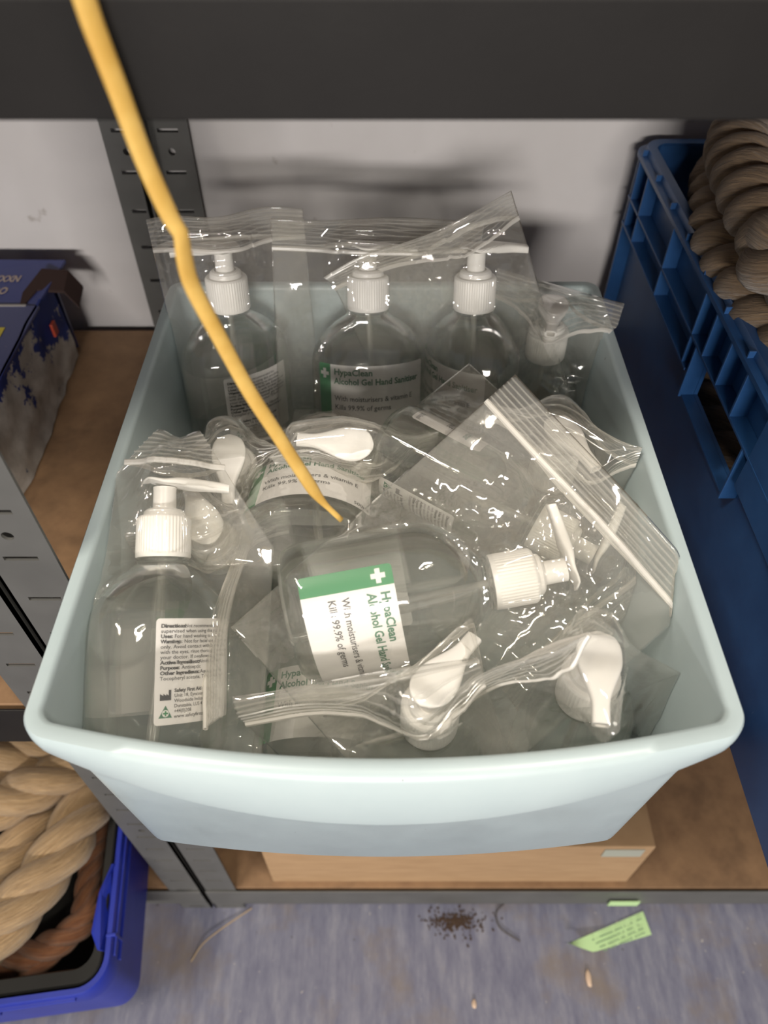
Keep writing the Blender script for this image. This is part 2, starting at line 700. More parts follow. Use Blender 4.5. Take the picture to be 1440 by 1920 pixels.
bm = bmesh.new()
z0 = Z_MID + 0.0005
L = [
    bin_loop(0.1455, 0.1545, 0.4975, 0.010, z0, 0.012),
    bin_loop(0.1485, 0.1520, 0.5000, 0.011, z0 + 0.003, 0.013),
    bin_loop(0.1550, 0.1495, 0.5080, 0.015, 0.655, 0.013, 0.004),
    bin_loop(0.1585, 0.1480, 0.5105, 0.0165, 0.7000, 0.012, 0.029),
    bin_loop(0.1590, 0.1478, 0.5108, 0.0170, 0.7010, 0.012, 0.029),
    bin_loop(0.1655, 0.1465, 0.5165, 0.0280, 0.7010, 0.012, 0.0280),
    bin_loop(0.1663, 0.1460, 0.5172, 0.0275, 0.7030, 0.012, 0.0225),
    bin_loop(0.1665, 0.1455, 0.5175, 0.0245, 0.7060, 0.012, 0.012),
    bin_loop(0.1663, 0.1457, 0.5172, 0.0212, 0.7090, 0.012, 0.0035),
    bin_loop(0.1653, 0.1467, 0.5162, 0.0195, 0.7105, 0.011, 0.0008),
    bin_loop(0.1605, 0.1515, 0.5115, 0.0185, 0.7108, 0.008, 0.0),
    bin_loop(0.1587, 0.1533, 0.5098, 0.0185, 0.7098, 0.007, 0.0),
    bin_loop(0.1580, 0.1540, 0.5090, 0.0185, 0.7070, 0.007, 0.0),
    bin_loop(0.1525, 0.1555, 0.5030, 0.0140, 0.630, 0.009, 0.0),
    bin_loop(0.1465, 0.1560, 0.4970, 0.0100, BIN_FLOOR + 0.004, 0.010),
    bin_loop(0.1430, 0.1590, 0.4935, 0.0100, BIN_FLOOR, 0.008),
]
ring_loft(bm, L)
tag(obj('storage_bin', bm, M['bin'], None, True, 50),
    'pale blue-green plastic bin with a curved front lip, full of bagged bottles', 'bin')

# ------------------------------------------------------------------ sanitiser bottle
BA, BB = 0.0440, 0.0310
# (z, half width, half depth)
PROF = [(0.0030, 0.012, 0.009), (0.0012, 0.028, 0.018), (0.0, 0.036, 0.0235), (0.0006, 0.0385, 0.0262),
        (0.0028, 0.0415, 0.0287), (0.0065, 0.0433, 0.0303), (0.011, BA, BB), (0.066, BA, BB), (0.073, 0.0435, 0.0307),
        (0.080, 0.0418, 0.0298), (0.087, 0.0382, 0.0280), (0.093, 0.0330, 0.0252), (0.098, 0.0270, 0.0220),
        (0.1015, 0.0215, 0.0192), (0.1040, 0.0172, 0.0165), (0.1055, 0.0150, 0.0148), (0.1065, 0.0138, 0.0138),
        (0.1075, 0.0136, 0.0136), (0.1082, 0.0150, 0.0150), (0.1092, 0.0150, 0.0150), (0.1100, 0.0133, 0.0133),
        (0.1112, 0.0132, 0.0132), (0.1118, 0.0140, 0.0140), (0.1126, 0.0132, 0.0132), (0.1240, 0.0130, 0.0130)]
HEAD_Z = 0.152


def densify(prof, mx=0.004):
    out = []
    for (z0_, a0, b0), (z1_, a1, b1) in zip(prof[:-1], prof[1:]):
        n = max(1, int(math.ceil(abs(z1_ - z0_) / 0.008)))
        for k in range(n):
            t = k / n
            out.append((z0_ + (z1_ - z0_) * t, a0 + (a1 - a0) * t, b0 + (b1 - b0) * t))
    out.append(prof[-1])
    return out


def body_mesh(up_local, level):
    """clear bottle full of gel, with the air pocket above the gel as an inner surface"""
    bm = bmesh.new()
    N = 64
    ring_loft(bm, [circle(a, z, N, r2=b) for z, a, b in densify(PROF)])
    bmesh.ops.recalc_face_normals(bm, faces=bm.faces)
    b2 = bmesh.new()
    inner = [(max(z, 0.0022), max(a - 0.0012, 0.001), max(b - 0.0012, 0.001)) for z, a, b in densify(PROF)]
    ring_loft(b2, [circle(a, z + (0.0001 * i), N, r2=b) for i, (z, a, b) in enumerate(inner)])
    bmesh.ops.recalc_face_normals(b2, faces=b2.faces)
    up = Vector(up_local).normalized()
    ds = [v.co.dot(up) for v in b2.verts if v.co.z < 0.105]
    c = min(ds) + level * (max(ds) - min(ds))
    g = bmesh.ops.bisect_plane(b2, geom=b2.verts[:] + b2.edges[:] + b2.faces[:], plane_co=up * c, plane_no=up,
                               clear_inner=True, clear_outer=False)
    edges = [e for e in b2.edges if e.is_boundary]
    if edges:
        bmesh.ops.holes_fill(b2, edges=edges, sides=0)
    bmesh.ops.recalc_face_normals(b2, faces=b2.faces)
    bmesh.ops.reverse_faces(b2, faces=b2.faces)
    tmp = bpy.data.meshes.new('tmp')
    b2.to_mesh(tmp)
    b2.free()
    bm.from_mesh(tmp)
    bpy.data.meshes.remove(tmp)
    me = bpy.data.meshes.new('bottle_body')
    bm.to_mesh(me)
    bm.free()
    me.materials.append(M['gel'])
    for p in me.polygons:
        p.use_smooth = True
    me.set_sharp_from_angle(angle=R(38))
    return me


# pump parts, shared by all bottles
def collar_mesh():
    bm = bmesh.new()
    n = 144

    def rib(r, z, amp):
        return [((r + (amp if (i % 3) else -amp)) * math.cos(2 * PI * i / n), (r + (amp if (i % 3) else -amp)) * math.sin(2 * PI * i / n), z) for i in range(n)]
    ring_loft(bm, [rib(0.0134, 0.1105, 0), rib(0.0150, 0.1105, 0), rib(0.0153, 0.1112, 0), rib(0.0153, 0.1130, 0),
                   rib(0.0152, 0.1136, 0.0002), rib(0.0150, 0.1325, 0.0002), rib(0.0147, 0.1334, 0.0001), rib(0.0139, 0.1343, 0),
                   rib(0.0118, 0.1345, 0), rib(0.0116, 0.1352, 0), rib(0.0112, 0.1372, 0), rib(0.0098, 0.1384, 0),
                   rib(0.0078, 0.1388, 0), rib(0.0074, 0.1375, 0)])
    return bm


def stem_mesh():
    bm = bmesh.new()
    ring_loft(bm, [circle(0.0066, 0.1370, 32), circle(0.0064, 0.1490, 32), circle(0.0066, 0.1515, 32)])
    return bm


def head_mesh():
    """thumb plate that narrows into the nozzle along +x"""
    bm = bmesh.new()
    secs = []
    for k in range(29):
        t = k / 28
        x = -0.0122 + t * 0.0485
        if x < 0.002:
            hw = 0.0112 / 0.0122 * math.sqrt(max(0.0122 ** 2 - min(0, x) ** 2, 1e-7))
            hw = max(hw, 0.0018)
        else:
            s = min(1, (x - 0.002) / 0.026)
            s = s * s * (3 - 2 * s)
            hw = 0.0112 + (0.0042 - 0.0112) * s
        top = 0.0068 - 0.0012 * math.exp(-(x / 0.006) ** 2) - 0.0028 * max(0, (x - 0.006) / 0.03) ** 2
        th = 0.0022 + 0.0042 * max(0.0, min(1, (x + 0.006) / 0.02)) * (1 - 0.25 * max(0, (x - 0.02) / 0.017))
        if x < -0.0085:
            top -= (-0.0085 - x) * 0.45
            th *= 0.75
        lp = []
        for q in range(20):
            a = 2 * PI * q / 20
            cy, cz = math.cos(a), math.sin(a)
            ey = abs(cy) ** 0.6 * (1 if cy > 0 else -1)
            ez = abs(cz) ** 0.6 * (1 if cz > 0 else -1)
            dish = 0.0010 * (1 - min(1, abs(ey))) * (1 if ez > 0 else 0) * max(0, 1 - abs(x) / 0.011)
            lp.append((x, ey * hw, 0.1502 + top - th / 2 + ez * th / 2 - dish))
        secs.append(lp)
    ring_loft(bm, secs, True, False)
    # open nozzle mouth
    last = secs[-1]
    cz = sum(p[2] for p in last) / 20
    inn = [(p[0], p[1] * 0.68, cz + (p[2] - cz) * 0.62) for p in last]
    deep = [(p[0] - 0.006, p[1] * 0.6, cz + (p[2] - cz) * 0.55) for p in last]
    ring_loft(bm, [last, inn, deep], False, True)
    bmesh.ops.remove_doubles(bm, verts=bm.verts, dist=1e-6)
    return bm


def tube_mesh():
    bm = bmesh.new()
    tube(bm, [Vector((0, 0, 0.112)), Vector((0.001, 0, 0.08)), Vector((0.004, 0.001, 0.04)), Vector((0.009, 0.002, 0.006))], 0.0021, 12)
    return bm


# ellipse arc-length table
_N = 2000
_th = np.linspace(0, 2 * PI, _N + 1)
_ex, _ey = BA * np.sin(_th), -BB * np.cos(_th)     # starts at the front centre (-y), goes to +x
_s = np.concatenate([[0], np.cumsum(np.hypot(np.diff(_ex), np.diff(_ey)))])
PERIM = _s[-1]


def wrap(u, v, off, back=False):
    s = (u + (PERIM / 2 if back else 0)) % PERIM
    t = float(np.interp(s, _s, _th))
    x, y = BA * math.sin(t), -BB * math.cos(t)
    n = Vector((x / BA ** 2, y / BB ** 2, 0)).normalized()
    return Vector((x, y, v)) + n * off


def text_tris(txt, size, bold=0.0, width=None):
    cu = bpy.data.curves.new('t', 'FONT')
    cu.body = txt
    cu.size = size
    cu.offset = bold
    cu.resolution_u = 2
    ob = bpy.data.objects.new('t', cu)
    COL.objects.link(ob)
    dg = bpy.context.evaluated_depsgraph_get()
    me = bpy.data.meshes.new_from_object(ob.evaluated_get(dg))
    co = [Vector(v.co) for v in me.vertices]
    fs = [list(p.vertices) for p in me.polygons]
    bpy.data.objects.remove(ob)
    bpy.data.curves.remove(cu)
    bpy.data.meshes.remove(me)
    if width and co:
        mx = max(c.x for c in co)
        for c in co:
            c.x *= width / mx
    return co, fs


class Label:
    def __init__(s, back):
        s.bm = bmesh.new()
        s.back = back

    def poly(s, pts, mi, off):
        try:
            f = s.bm.faces.new([s.bm.verts.new(wrap(u, v, off, s.back)) for u, v in pts])
            f.material_index = mi
        except ValueError:
            pass

    def rect(s, u0, u1, v0, v1, mi, off, rl=0.0, rr=0.0, n=24):
        def ins(u):
            if rl and u - u0 < rl:
                return rl - math.sqrt(max(0, rl * rl - (rl - (u - u0)) ** 2))
            if rr and u1 - u < rr:
                return rr - math.sqrt(max(0, rr * rr - (rr - (u1 - u)) ** 2))
            return 0.0
        us = [u0 + (u1 - u0) * k / n for k in range(n + 1)]
        if rl:
            us += [u0 + rl * q for q in (0.05, 0.2, 0.45, 0.75, 1)]
        if rr:
            us += [u1 - rr * q for q in (0.05, 0.2, 0.45, 0.75, 1)]
        us = sorted(set(round(q, 7) for q in us))
        prev = None
        for u in us:
            a = s.bm.verts.new(wrap(u, v0 + ins(u), off, s.back))
            b = s.bm.verts.new(wrap(u, v1 - ins(u), off, s.back))
            if prev:
                f = s.bm.faces.new((prev[0], a, b, prev[1]))
                f.material_index = mi
            prev = (a, b)

    def text(s, txt, u, v, size, mi, off=0.00032, bold=0.0, width=None):
        co, fs = text_tris(txt, size, bold, width)
        vs = [s.bm.verts.new(wrap(u + c.x, v + c.y, off, s.back)) for c in co]
        for f in fs:
            try:
                ff = s.bm.faces.new([vs[i] for i in f])
                ff.material_index = mi
            except ValueError:
                pass


def front_label():
    Lb = Label(False)
    u0, u1, v0, v1 = -0.0425, 0.0425, 0.014, 0.062
    Lb.rect(u0 + 0.0105, u1, v0, v1, 0, 0.00015, 0, 0.002, 40)
    Lb.rect(u0, u0 + 0.0105, v0, v1, 1, 0.00015, 0.002, 0, 8)
    cx, cy, a, b = u0 + 0.0054, v1 - 0.0075, 0.0013, 0.0037
    Lb.poly([(cx - a, cy - b), (cx + a, cy - b), (cx + a, cy - a), (cx + b, cy - a), (cx + b, cy + a), (cx + a, cy + a),
             (cx + a, cy + b), (cx - a, cy + b), (cx - a, cy + a), (cx - b, cy + a), (cx - b, cy - a), (cx - a, cy - a)], 0, 0.0003)
    tx = u0 + 0.0135
    Lb.text('HypaClean', tx, v1 - 0.0075, 0.0066, 3, bold=0.00018)
    Lb.text('Alcohol Gel Hand Sanitiser', tx, v1 - 0.0145, 0.0066, 3, bold=0.00018, width=0.0665)
    Lb.text('With moisturisers & vitamin E', tx, v1 - 0.0275, 0.0056, 2, bold=0.00005, width=0.061)
    Lb.text('Kills 99.9% of germs', tx, v1 - 0.0345, 0.0056, 2, bold=0.00005, width=0.043)
    Lb.text('500ml', u1 - 0.0125, v0 + 0.0022, 0.0044, 2)
    return Lb.bm


def back_label():
    Lb = Label(True)
    W_, v0, v1 = 0.028, 0.013, 0.067
    Lb.rect(-W_, W_, v0, v1, 0, 0.00015, 0.002, 0.002, 30)
    lines = ['Directions: Not recommended for', 'supervised when using this product.', 'Uses: For hand washing to decrease',
             'Warnings: Not for facial use. External use', 'only. Avoid contact with broken skin.',
             'with the eyes, rinse thoroughly with water', 'your doctor. If swallowed, get medical',
             'Active Ingredient: Alcohol 75%v/v', 'Purpose: Antiseptic', 'Other Ingredients: Aqua, Glycerin',
             'Tocopheryl acetate, Triethanolamine']
    bold = [('Directions:'), None, 'Uses:', 'Warnings:', None, None, None, 'Active Ingredient:', 'Purpose:', 'Other Ingredients:', None]
    y = v1 - 0.0048
    for ln, bd in zip(lines, bold):
        wd = min(0.0505, 0.00128 * len(ln))
        Lb.text(ln, -W_ + 0.0025, y, 0.0027, 2, bold=0.00002, width=wd)
        if bd:
            Lb.text(bd, -W_ + 0.0025, y, 0.0027, 2, off=0.0004, bold=0.00010, width=wd * len(bd) / len(ln) * 1.02)
        y -= 0.00268
    y -= 0.0035
    for i, ln in enumerate(['Safety First Aid Group Ltd', 'Unit 18, Eyncourt Road,', 'Woodside Industrial Estate', 'Dunstable, LU5 4TS, UK',
                            '+44(0)208', 'www.safetyfirstaid']):
        Lb.text(ln, -W_ + 0.0105, y, 0.0026, 2, bold=0.0001 if i == 0 else 0.00002, width=0.00115 * len(ln))
        y -= 0.0026
    # factory sign
    x, yy, h = -W_ + 0.0028, v0 + 0.0123, 0.0052
    Lb.poly([(x, yy), (x + 0.006, yy), (x + 0.006, yy + h), (x + 0.0046, yy + h), (x + 0.0046, yy + 0.0024), (x + 0.0034, yy + 0.0034),
             (x + 0.0034, yy + 0.0024), (x + 0.0018, yy + 0.0034), (x + 0.0018, yy + 0.0024), (x, yy + 0.0034)], 2, 0.00032)
    # green triangle with first aid cross
    yy = v0 + 0.0035
    Lb.poly([(x - 0.0005, yy), (x + 0.0067, yy), (x + 0.0031, yy + 0.0063)], 3, 0.00032)
    cx, cy = x + 0.0031, yy + 0.0023
    Lb.poly([(cx + 0.0018 * math.cos(a * PI / 8), cy + 0.0018 * math.sin(a * PI / 8)) for a in range(16)], 0, 0.0004)
    a, b = 0.0004, 0.0013
    Lb.poly([(cx - a, cy - b), (cx + a, cy - b), (cx + a, cy - a), (cx + b, cy - a), (cx + b, cy + a), (cx + a, cy + a),
             (cx + a, cy + b), (cx - a, cy + b), (cx - a, cy + a), (cx - b, cy + a), (cx - b, cy - a), (cx - a, cy - a)], 1, 0.0005)
    return Lb.bm


LM = [M['label'], M['green'], M['ink'], M['gink']]
PARTS = {}


def build_parts():
    PARTS['collar'] = obj('pump_collar', collar_mesh(), M['white'], None, True, 28)
    PARTS['stem'] = obj('pump_stem', stem_mesh(), M['white'], None, True, 40)
    PARTS['head'] = obj('pump_head', head_mesh(), M['white'], None, True, 55)
    PARTS['tube'] = obj('dip_tube', tube_mesh(), M['tube'], None, True, 60)
    PARTS['front'] = obj('front_label', front_label(), LM, None, False, normals=False)
    PARTS['back'] = obj('back_label', back_label(), LM, None, False, normals=False)


build_parts()
used = {k: False for k in PARTS}


def part(key, parent):
    o = PARTS[key]
    if used[key]:
        o = o.copy()
        COL.objects.link(o)
    used[key] = True
    o.parent = parent
    return o


def frame_from(axis, face):
    """rotation whose z = bottle axis and -y = facing direction of the front label"""
    z = Vector(axis).normalized()
    f = Vector(face)
    f = (f - z * f.dot(z)).normalized()
    y = -f
    x = y.cross(z).normalized()
    return Matrix((x, y, z)).transposed()


BOT = {}
GB = 'hand sanitiser bottles in the pale bin'


def bottle(key, ref, at_z, axis, face, nozzle, label, level=0.86, lz=0.0):
    """ref: world position of the axis point at local height at_z"""
    Rm = frame_from(axis, face)
    z = Vector(axis).normalized()
    base = Vector(ref) - z * at_z
    root = empty('sanitiser_bottle', base)
    root.rotation_mode = 'QUATERNION'
    root.rotation_quaternion = Rm.to_quaternion()
    tag(root, label, 'bottle', GB)
    up = Rm.transposed() @ Vector((0, 0, 1))
    b = bpy.data.objects.new('bottle_body', body_mesh(up, level))
    COL.objects.link(b)
    b.parent = root
    part('collar', root)
    part('stem', root)
    h = part('head', root)
    nl = Rm.transposed() @ Vector(nozzle)
    ang = math.atan2(nl.y, nl.x)
    h.rotation_euler = (0, 0, ang)
    part('tube', root)
    part('front', root).location.z = lz
    part('back', root).location.z = lz
    BOT[key] = (base, Rm, ang)
    return root


CZ = 0.1225   # collar centre height
bottle('B1', PD(427, 547, 0.545), CZ, (0.0, 0.22, 1), (-0.65, 0.75, 0), (-1, -0.1, 0),
       'upright bottle at the back left of the bin, nozzle pointing left', lz=0.003, level=0.74)
bottle('B2', PD(690, 547, 0.550), CZ, (0.0, 0.36, 1), (0.10, -1, 0), (1, -0.15, 0),
       'upright bottle at the back centre with its green-striped label facing forward', lz=0.014, level=0.74)
bottle('B3', PD(890, 547, 0.545), CZ, (-0.02, 0.26, 1), (-0.85, -0.52, 0), (1, 0.1, 0),
       'upright bottle at the back right, nozzle pointing right above its collar', lz=0.013, level=0.74)
bottle('B4', PD(1025, 640, 0.570), CZ, (0.0, 0.05, 1), (1, 0.1, 0), (-0.2, -1, 0),
       'hazy bottle in the back right corner, nozzle pointing at the viewer', level=0.74)
bottle('B5', PD(430, 850, 0.490), HEAD_Z, (0.0, -0.35, 0.94), (0.1, -0.9, 0), (0.05, -1, 0),
       'bottle left of centre, only its fan-shaped pump head showing under the film')
bottle('B6', PD(572, 1032, 0.448), 0.0, (0.02, 0.965, -0.26), (0.0, 0.26, 0.965), (1, 0, 0),
       'bottle lying base towards the viewer left of centre, label facing up')
bottle('B7', PD(672, 862, 0.495), CZ, (-0.05, -0.45, 0.86), (0.1, -0.9, 0), (-1, 0.15, 0),
       'bottle in the middle with its ringed pump top pointing at the viewer')
bottle('B8', PD(1035, 1000, 0.475), CZ, (0.84, -0.50, -0.14), (0.3, 0.80, 0.50), (0.3, 0.5, 0.6),
       'bottle lying right of centre beneath the large flat zip bag')
bottle('B9', PD(962, 1085, 0.408), CZ, (0.977, 0.12, 0.13), (-0.14, -0.97, 0.22), (-0.05, 0.9, 0.5),
       'bottle lying across the front of the heap, green stripe on its sideways label', lz=-0.003)
bottle('B10', PD(307, 1008, 0.428), CZ, (-0.02, 0.84, 0.53), (-0.86, 0.27, -0.42), (1, 0.25, -0.1),
       'reclining bottle at the front left with its directions label showing', lz=0.009)
bottle('B11', PD(386, 990, 0.452), HEAD_Z, (0.0, -0.28, 0.95), (0.2, -0.9, 0), (-0.4, 0.85, 0),
       'bottle behind the reclining front left one, teardrop pump head upwards')
bottle('B12', PD(806, 1338, 0.387), CZ, (0.0, -0.04, 1), (0.05, -1, 0), (0.62, 0.78, 0),
       'upright bottle against the front wall, nozzle pointing away to the right')
bottle('B13', PD(1102, 1284, 0.390), CZ, (-0.03, 0.0, 1), (0.75, -0.6, 0), (-0.15, -1, 0),
       'upright bottle at the front right, nozzle pointing towards the viewer')
bottle('B14', PD(1052, 810, 0.475), HEAD_Z, (0.0, 0.0, 1), (1, 0.1, 0), (0.45, -0.9, 0),
       'bottle by the right wall with a bright nozzle beside the wide zip strip')
bottle('B15', (-0.038, 0.175, 0.582), 0.0, (0.02, 1.0, 0.02), (0, 0, 1), (1, 0, 0),
       'bottle lying low in the bin behind the ribbed zip strip')
bottle('B16', (-0.090, 0.458, 0.581), 0.0, (1, 0.0, 0.0), (0, -0.1, 1), (0, -1, 0),
       'bottle lying on the bin floor beneath the back row, pump to the right')
bottle('B17', (0.100, 0.400, 0.581), 0.0, (-1, -0.05, 0.0), (0, -0.1, 1), (0, -1, 0),
       'bottle lying on the bin floor under the big bag, pump to the left')

# ------------------------------------------------------------------ zip bags
bodyz = np.array([p[0] for p in PROF[2:]])
bodya = np.array([p[1] for p in PROF[2:]])
bodyb = np.array([p[2] for p in PROF[2:]])


def crumple(U, V, rs, f0, n=7):
    out = np.zeros_like(U)
    for i in range(n):
        a = rs.uniform(0, PI)
        f = f0 * rs.uniform(0.6, 2.6)
        wv = 0.25 * np.sin((U * math.sin(a + 1) + V * math.cos(a + 1)) * f * 2.2 + rs.uniform(0, 6))
        ph = (U * math.cos(a) + V * math.sin(a)) * f + rs.uniform(0, 1) + wv
        tri = np.abs((ph % 1.0) - 0.5) * 2
        out += tri * (f0 / f) * rs.uniform(0.5, 1.0)
    return out / n


def zip_bag(key, label, W=0.150, L_=0.190, v0=-0.008, u0=0.0, rot=0.0, vb=0.150, bend=0.0, twist=0.0, wave=0.004,
            amp=0.005, seed=1, narrow=0.0, puff=0.0, free=False, lateral=0.0, facing=None, keep=False):
    base, Rm, nang = BOT[key]
    phi = 0.0
    if facing is not None:
        fl = Rm.transposed() @ (-Vector(facing))
        phi = math.atan2(-fl.x, fl.y)
        Rm = Rm @ Matrix.Rotation(phi, 3, 'Z')
        nang -= phi
    cph, sph = math.cos(phi), math.sin(phi)
    rs = np.random.RandomState(seed)
    NU, NV = 96, 124
    us = np.linspace(-W / 2, W / 2, NU)
    vs = np.linspace(v0, v0 + L_, NV)
    U, V = np.meshgrid(us, vs)              # rows = v
    # bag -> bottle local (x along width, z along axis), rotated about the body centre
    c, s = math.cos(rot), math.sin(rot)
    zc = 0.05
    X = (U + u0) * c + (V - zc) * s
    Z = -(U + u0) * s + (V - zc) * c + zc
    a_ = np.interp(Z, bodyz, bodya)
    b_ = np.interp(Z, bodyz, bodyb)
    a = np.sqrt((a_ * cph) ** 2 + (b_ * sph) ** 2)
    b = a_ * b_ / a
    shear = np.clip(X, -a, a) * (b_ ** 2 - a_ ** 2) * sph * cph / a ** 2 * ((Z > -0.01) & (Z < 0.13))
    inside = (Z > 0.0) & (Z < 0.124)
    t = np.clip(1 - (X / a) ** 2, 0, None)
    ob = np.where(inside & (t > 0), b * np.sqrt(t), 0)
    e0 = np.clip(Z / 0.006, 0, 1)
    ob *= np.sqrt(e0)
    rc = 0.0155
    ob = np.maximum(ob, np.where((Z > 0.108) & (Z < 0.136), np.sqrt(np.clip(rc ** 2 - X ** 2, 0, None)), 0))
    ob = np.maximum(ob, np.where((Z >= 0.136) & (Z < 0.150), np.sqrt(np.clip(0.008 ** 2 - X ** 2, 0, None)), 0))
    nx, ny = math.cos(nang), math.sin(nang)
    inb = (ob > 0)
    obf = np.where(inb, np.clip(ob - shear, 0.0001, None), 0)
    obb = np.where(inb, np.clip(ob + shear, 0.0001, None), 0)
    for q in np.linspace(-0.010, 0.036, 12):
        hx, hy = q * nx, q * ny
        rad = 0.012 if q < 0.006 else 0.012 - (q - 0.006) / 0.03 * 0.007
        m_ = (Z > 0.148) & (Z < 0.160)
        th = np.sqrt(np.clip(rad ** 2 - (X - hx) ** 2, 0, None))
        ok = m_ & (th > 0)
        obf = np.maximum(obf, np.where(ok, th - hy, 0))     # front is -y
        obb = np.maximum(obb, np.where(ok, th + hy, 0))
    res = []
    for ob_ in (obf, obb):
        ob_ = np.where(ob_ > 0, ob_ + 0.0012, 0)
        h = ob_.copy()
        for it in range(480):
            av = h.copy()
            av[1:-1, 1:-1] = 0.25 * (h[:-2, 1:-1] + h[2:, 1:-1] + h[1:-1, :-2] + h[1:-1, 2:])
            av[1:-1, 1:-1] *= 0.9985
            h = np.maximum(ob_, av)
            h[0, :] = h[-1, :] = 0.0
            h[:, 0] = h[:, -1] = 0.0
        edge = np.minimum(1, np.minimum(np.minimum(U + W / 2, W / 2 - U) / 0.015, np.minimum(V - v0, v0 + L_ - V) / 0.015))
        edge = np.clip(edge, 0, 1)
        # quiet where the film lies on the label, lively where it is slack
        contact = np.clip((h - ob_) / 0.004, 0.10, 1)
        cr = crumple(U, V, rs, 16, 8) + 1.15 * crumple(U, V, rs, 46, 7) + 0.55 * crumple(U, V, rs, 95, 6)
        h = h + amp * cr * edge * contact + 0.0004 * edge + puff * np.sin(PI * (U / W + 0.5)) * edge
        res.append(h)
    hf, hb = res
    mid = amp * 0.9 * (crumple(U, V, rs, 10, 5) - 0.3) * np.clip((V - 0.10) / 0.06, 0, 1)
    wav = wave * np.sin(U / W * 2 * PI * rs.uniform(0.8, 1.6) + rs.uniform(0, 6)) * np.clip((V - 0.13) / 0.05, 0, 1)
    pinch = 1 - narrow * np.clip((V - 0.12) / 0.07, 0, 1)

    rz = Matrix.Identity(3)

    def place(ui, vi, wv, pin, sink):
        # bend the free end
        s_ = vi - vb
        u_ = ui * pin
        bd = bend * (1 + twist * (ui / W))
        lr = max(1e-4, v0 + L_ - vb)
        if s_ > 0 and abs(bd) > 1e-4:
            k = bd / lr
            vv = vb + math.sin(k * s_) / k
            ww = (1 - math.cos(k * s_)) / k
            th = k * s_
            vv2 = vv + sink * math.sin(th) * 1.0
            ww2 = -ww + sink * math.cos(th)
            vv, ww = vv2, ww2
        else:
            vv, ww = vi, sink
        ub = (u_ + u0) * c + (vv - zc) * s + lateral * max(0, s_)
        zb = -(u_ + u0) * s + (vv - zc) * c + zc
        p = base + Rm @ Vector((ub, ww, zb))
        # keep inside the bin below its rim
        if not free or p.z < 0.7:
            if p.z < BIN_FLOOR + 0.0008:
                p.z = BIN_FLOOR + 0.0008 + abs(sink) * 0.02
            if p.z < 0.716:
                zz = min(p.z, 0.708)
                k2 = 1.0 if p.z < 0.705 else max(0, (0.716 - p.z) / 0.011)
                lim = bin_x(zz) - 0.0015 - 0.02 * abs(sink)
                if abs(p.x) > lim:
                    tx = lim * (1 if p.x > 0 else -1)
                    p.x = p.x + (tx - p.x) * k2
                lf = bin_yf(zz) + 0.003 - bin_bow(zz) * max(0, 1 - (p.x / bin_x(zz)) ** 2) + 0.02 * abs(sink)
                if p.y < lf:
                    p.y = p.y + (lf - p.y) * k2
                lb_ = bin_yb(zz) - 0.0015 - 0.02 * abs(sink)
                if p.y > lb_:
                    p.y = p.y + (lb_ - p.y) * k2
            if keep and p.z < 0.80:
                p.x = max(-0.153, min(0.153, p.x))
            if p.y > 0.685:
                p.y = 0.685
        return p

    bm = bmesh.new()
    org = base.copy()
    grid = {}
    for side in (0, 1):
        for i in range(NV):
            for j in range(NU):
                border = i in (0, NV - 1) or j in (0, NU - 1)
                if side == 1 and border:
                    grid[(1, i, j)] = grid[(0, i, j)]
                    continue
                hgt = -hf[i, j] if side == 0 else hb[i, j]
                w_ = hgt + mid[i, j] + wav[i, j]
                p = place(us[j], vs[i], w_, pinch[i, j], w_)
                grid[(side, i, j)] = bm.verts.new(p - org)
    for side in (0, 1):
        for i in range(NV - 1):
            for j in range(NU - 1):
                q = [grid[(side, i, j)], grid[(side, i, j + 1)], grid[(side, i + 1, j + 1)], grid[(side, i + 1, j)]]
                if side:
                    q.reverse()
                try:
                    bm.faces.new(q)
                except ValueError:
                    pass
    o = obj('zip_bag', bm, M['film'], None, True, None, normals=False)
    o.location = org
    tag(o, label, 'bag', 'clear zip bags in the pale bin')
    # closure: ribs and bead follow the end of the bag
    bz = bmesh.new()

    def strip(vc, wid, hgt, mi):
        for sgn in (-1, 1):
            loops = []
            for j in range(NU):
                i_f = (vc - v0) / L_ * (NV - 1)
                i0 = int(min(NV - 2, i_f))
                fr_ = i_f - i0
                hh = (hf if sgn < 0 else hb)
                h_ = hh[i0, j] * (1 - fr_) + hh[i0 + 1, j] * fr_
                m_ = (mid[i0, j] + wav[i0, j]) * (1 - fr_) + (mid[i0 + 1, j] + wav[i0 + 1, j]) * fr_
                pn = pinch[i0, j]
                w0 = m_ + sgn * h_ * 1.0
                w1 = m_ + sgn * (h_ + hgt)
                loops.append([place(us[j], vc - wid / 2, w0, pn, w0) - org, place(us[j], vc - wid / 4, w1, pn, w1) - org,
                              place(us[j], vc + wid / 4, w1, pn, w1) - org, place(us[j], vc + wid / 2, w0, pn, w0) - org])
            ring_loft(bz, loops, False, False, mi, closed=False)
    top = v0 + L_
    strip(top - 0.0215, 0.0034, 0.0012, 1)
    for k in range(6):
        strip(top - 0.0178 + k * 0.0030, 0.0010, 0.0006, 0)
    z_ = obj('zip_seal', bz, [M['zip'], M['bead']], o, True, 40, normals=False)
    return o


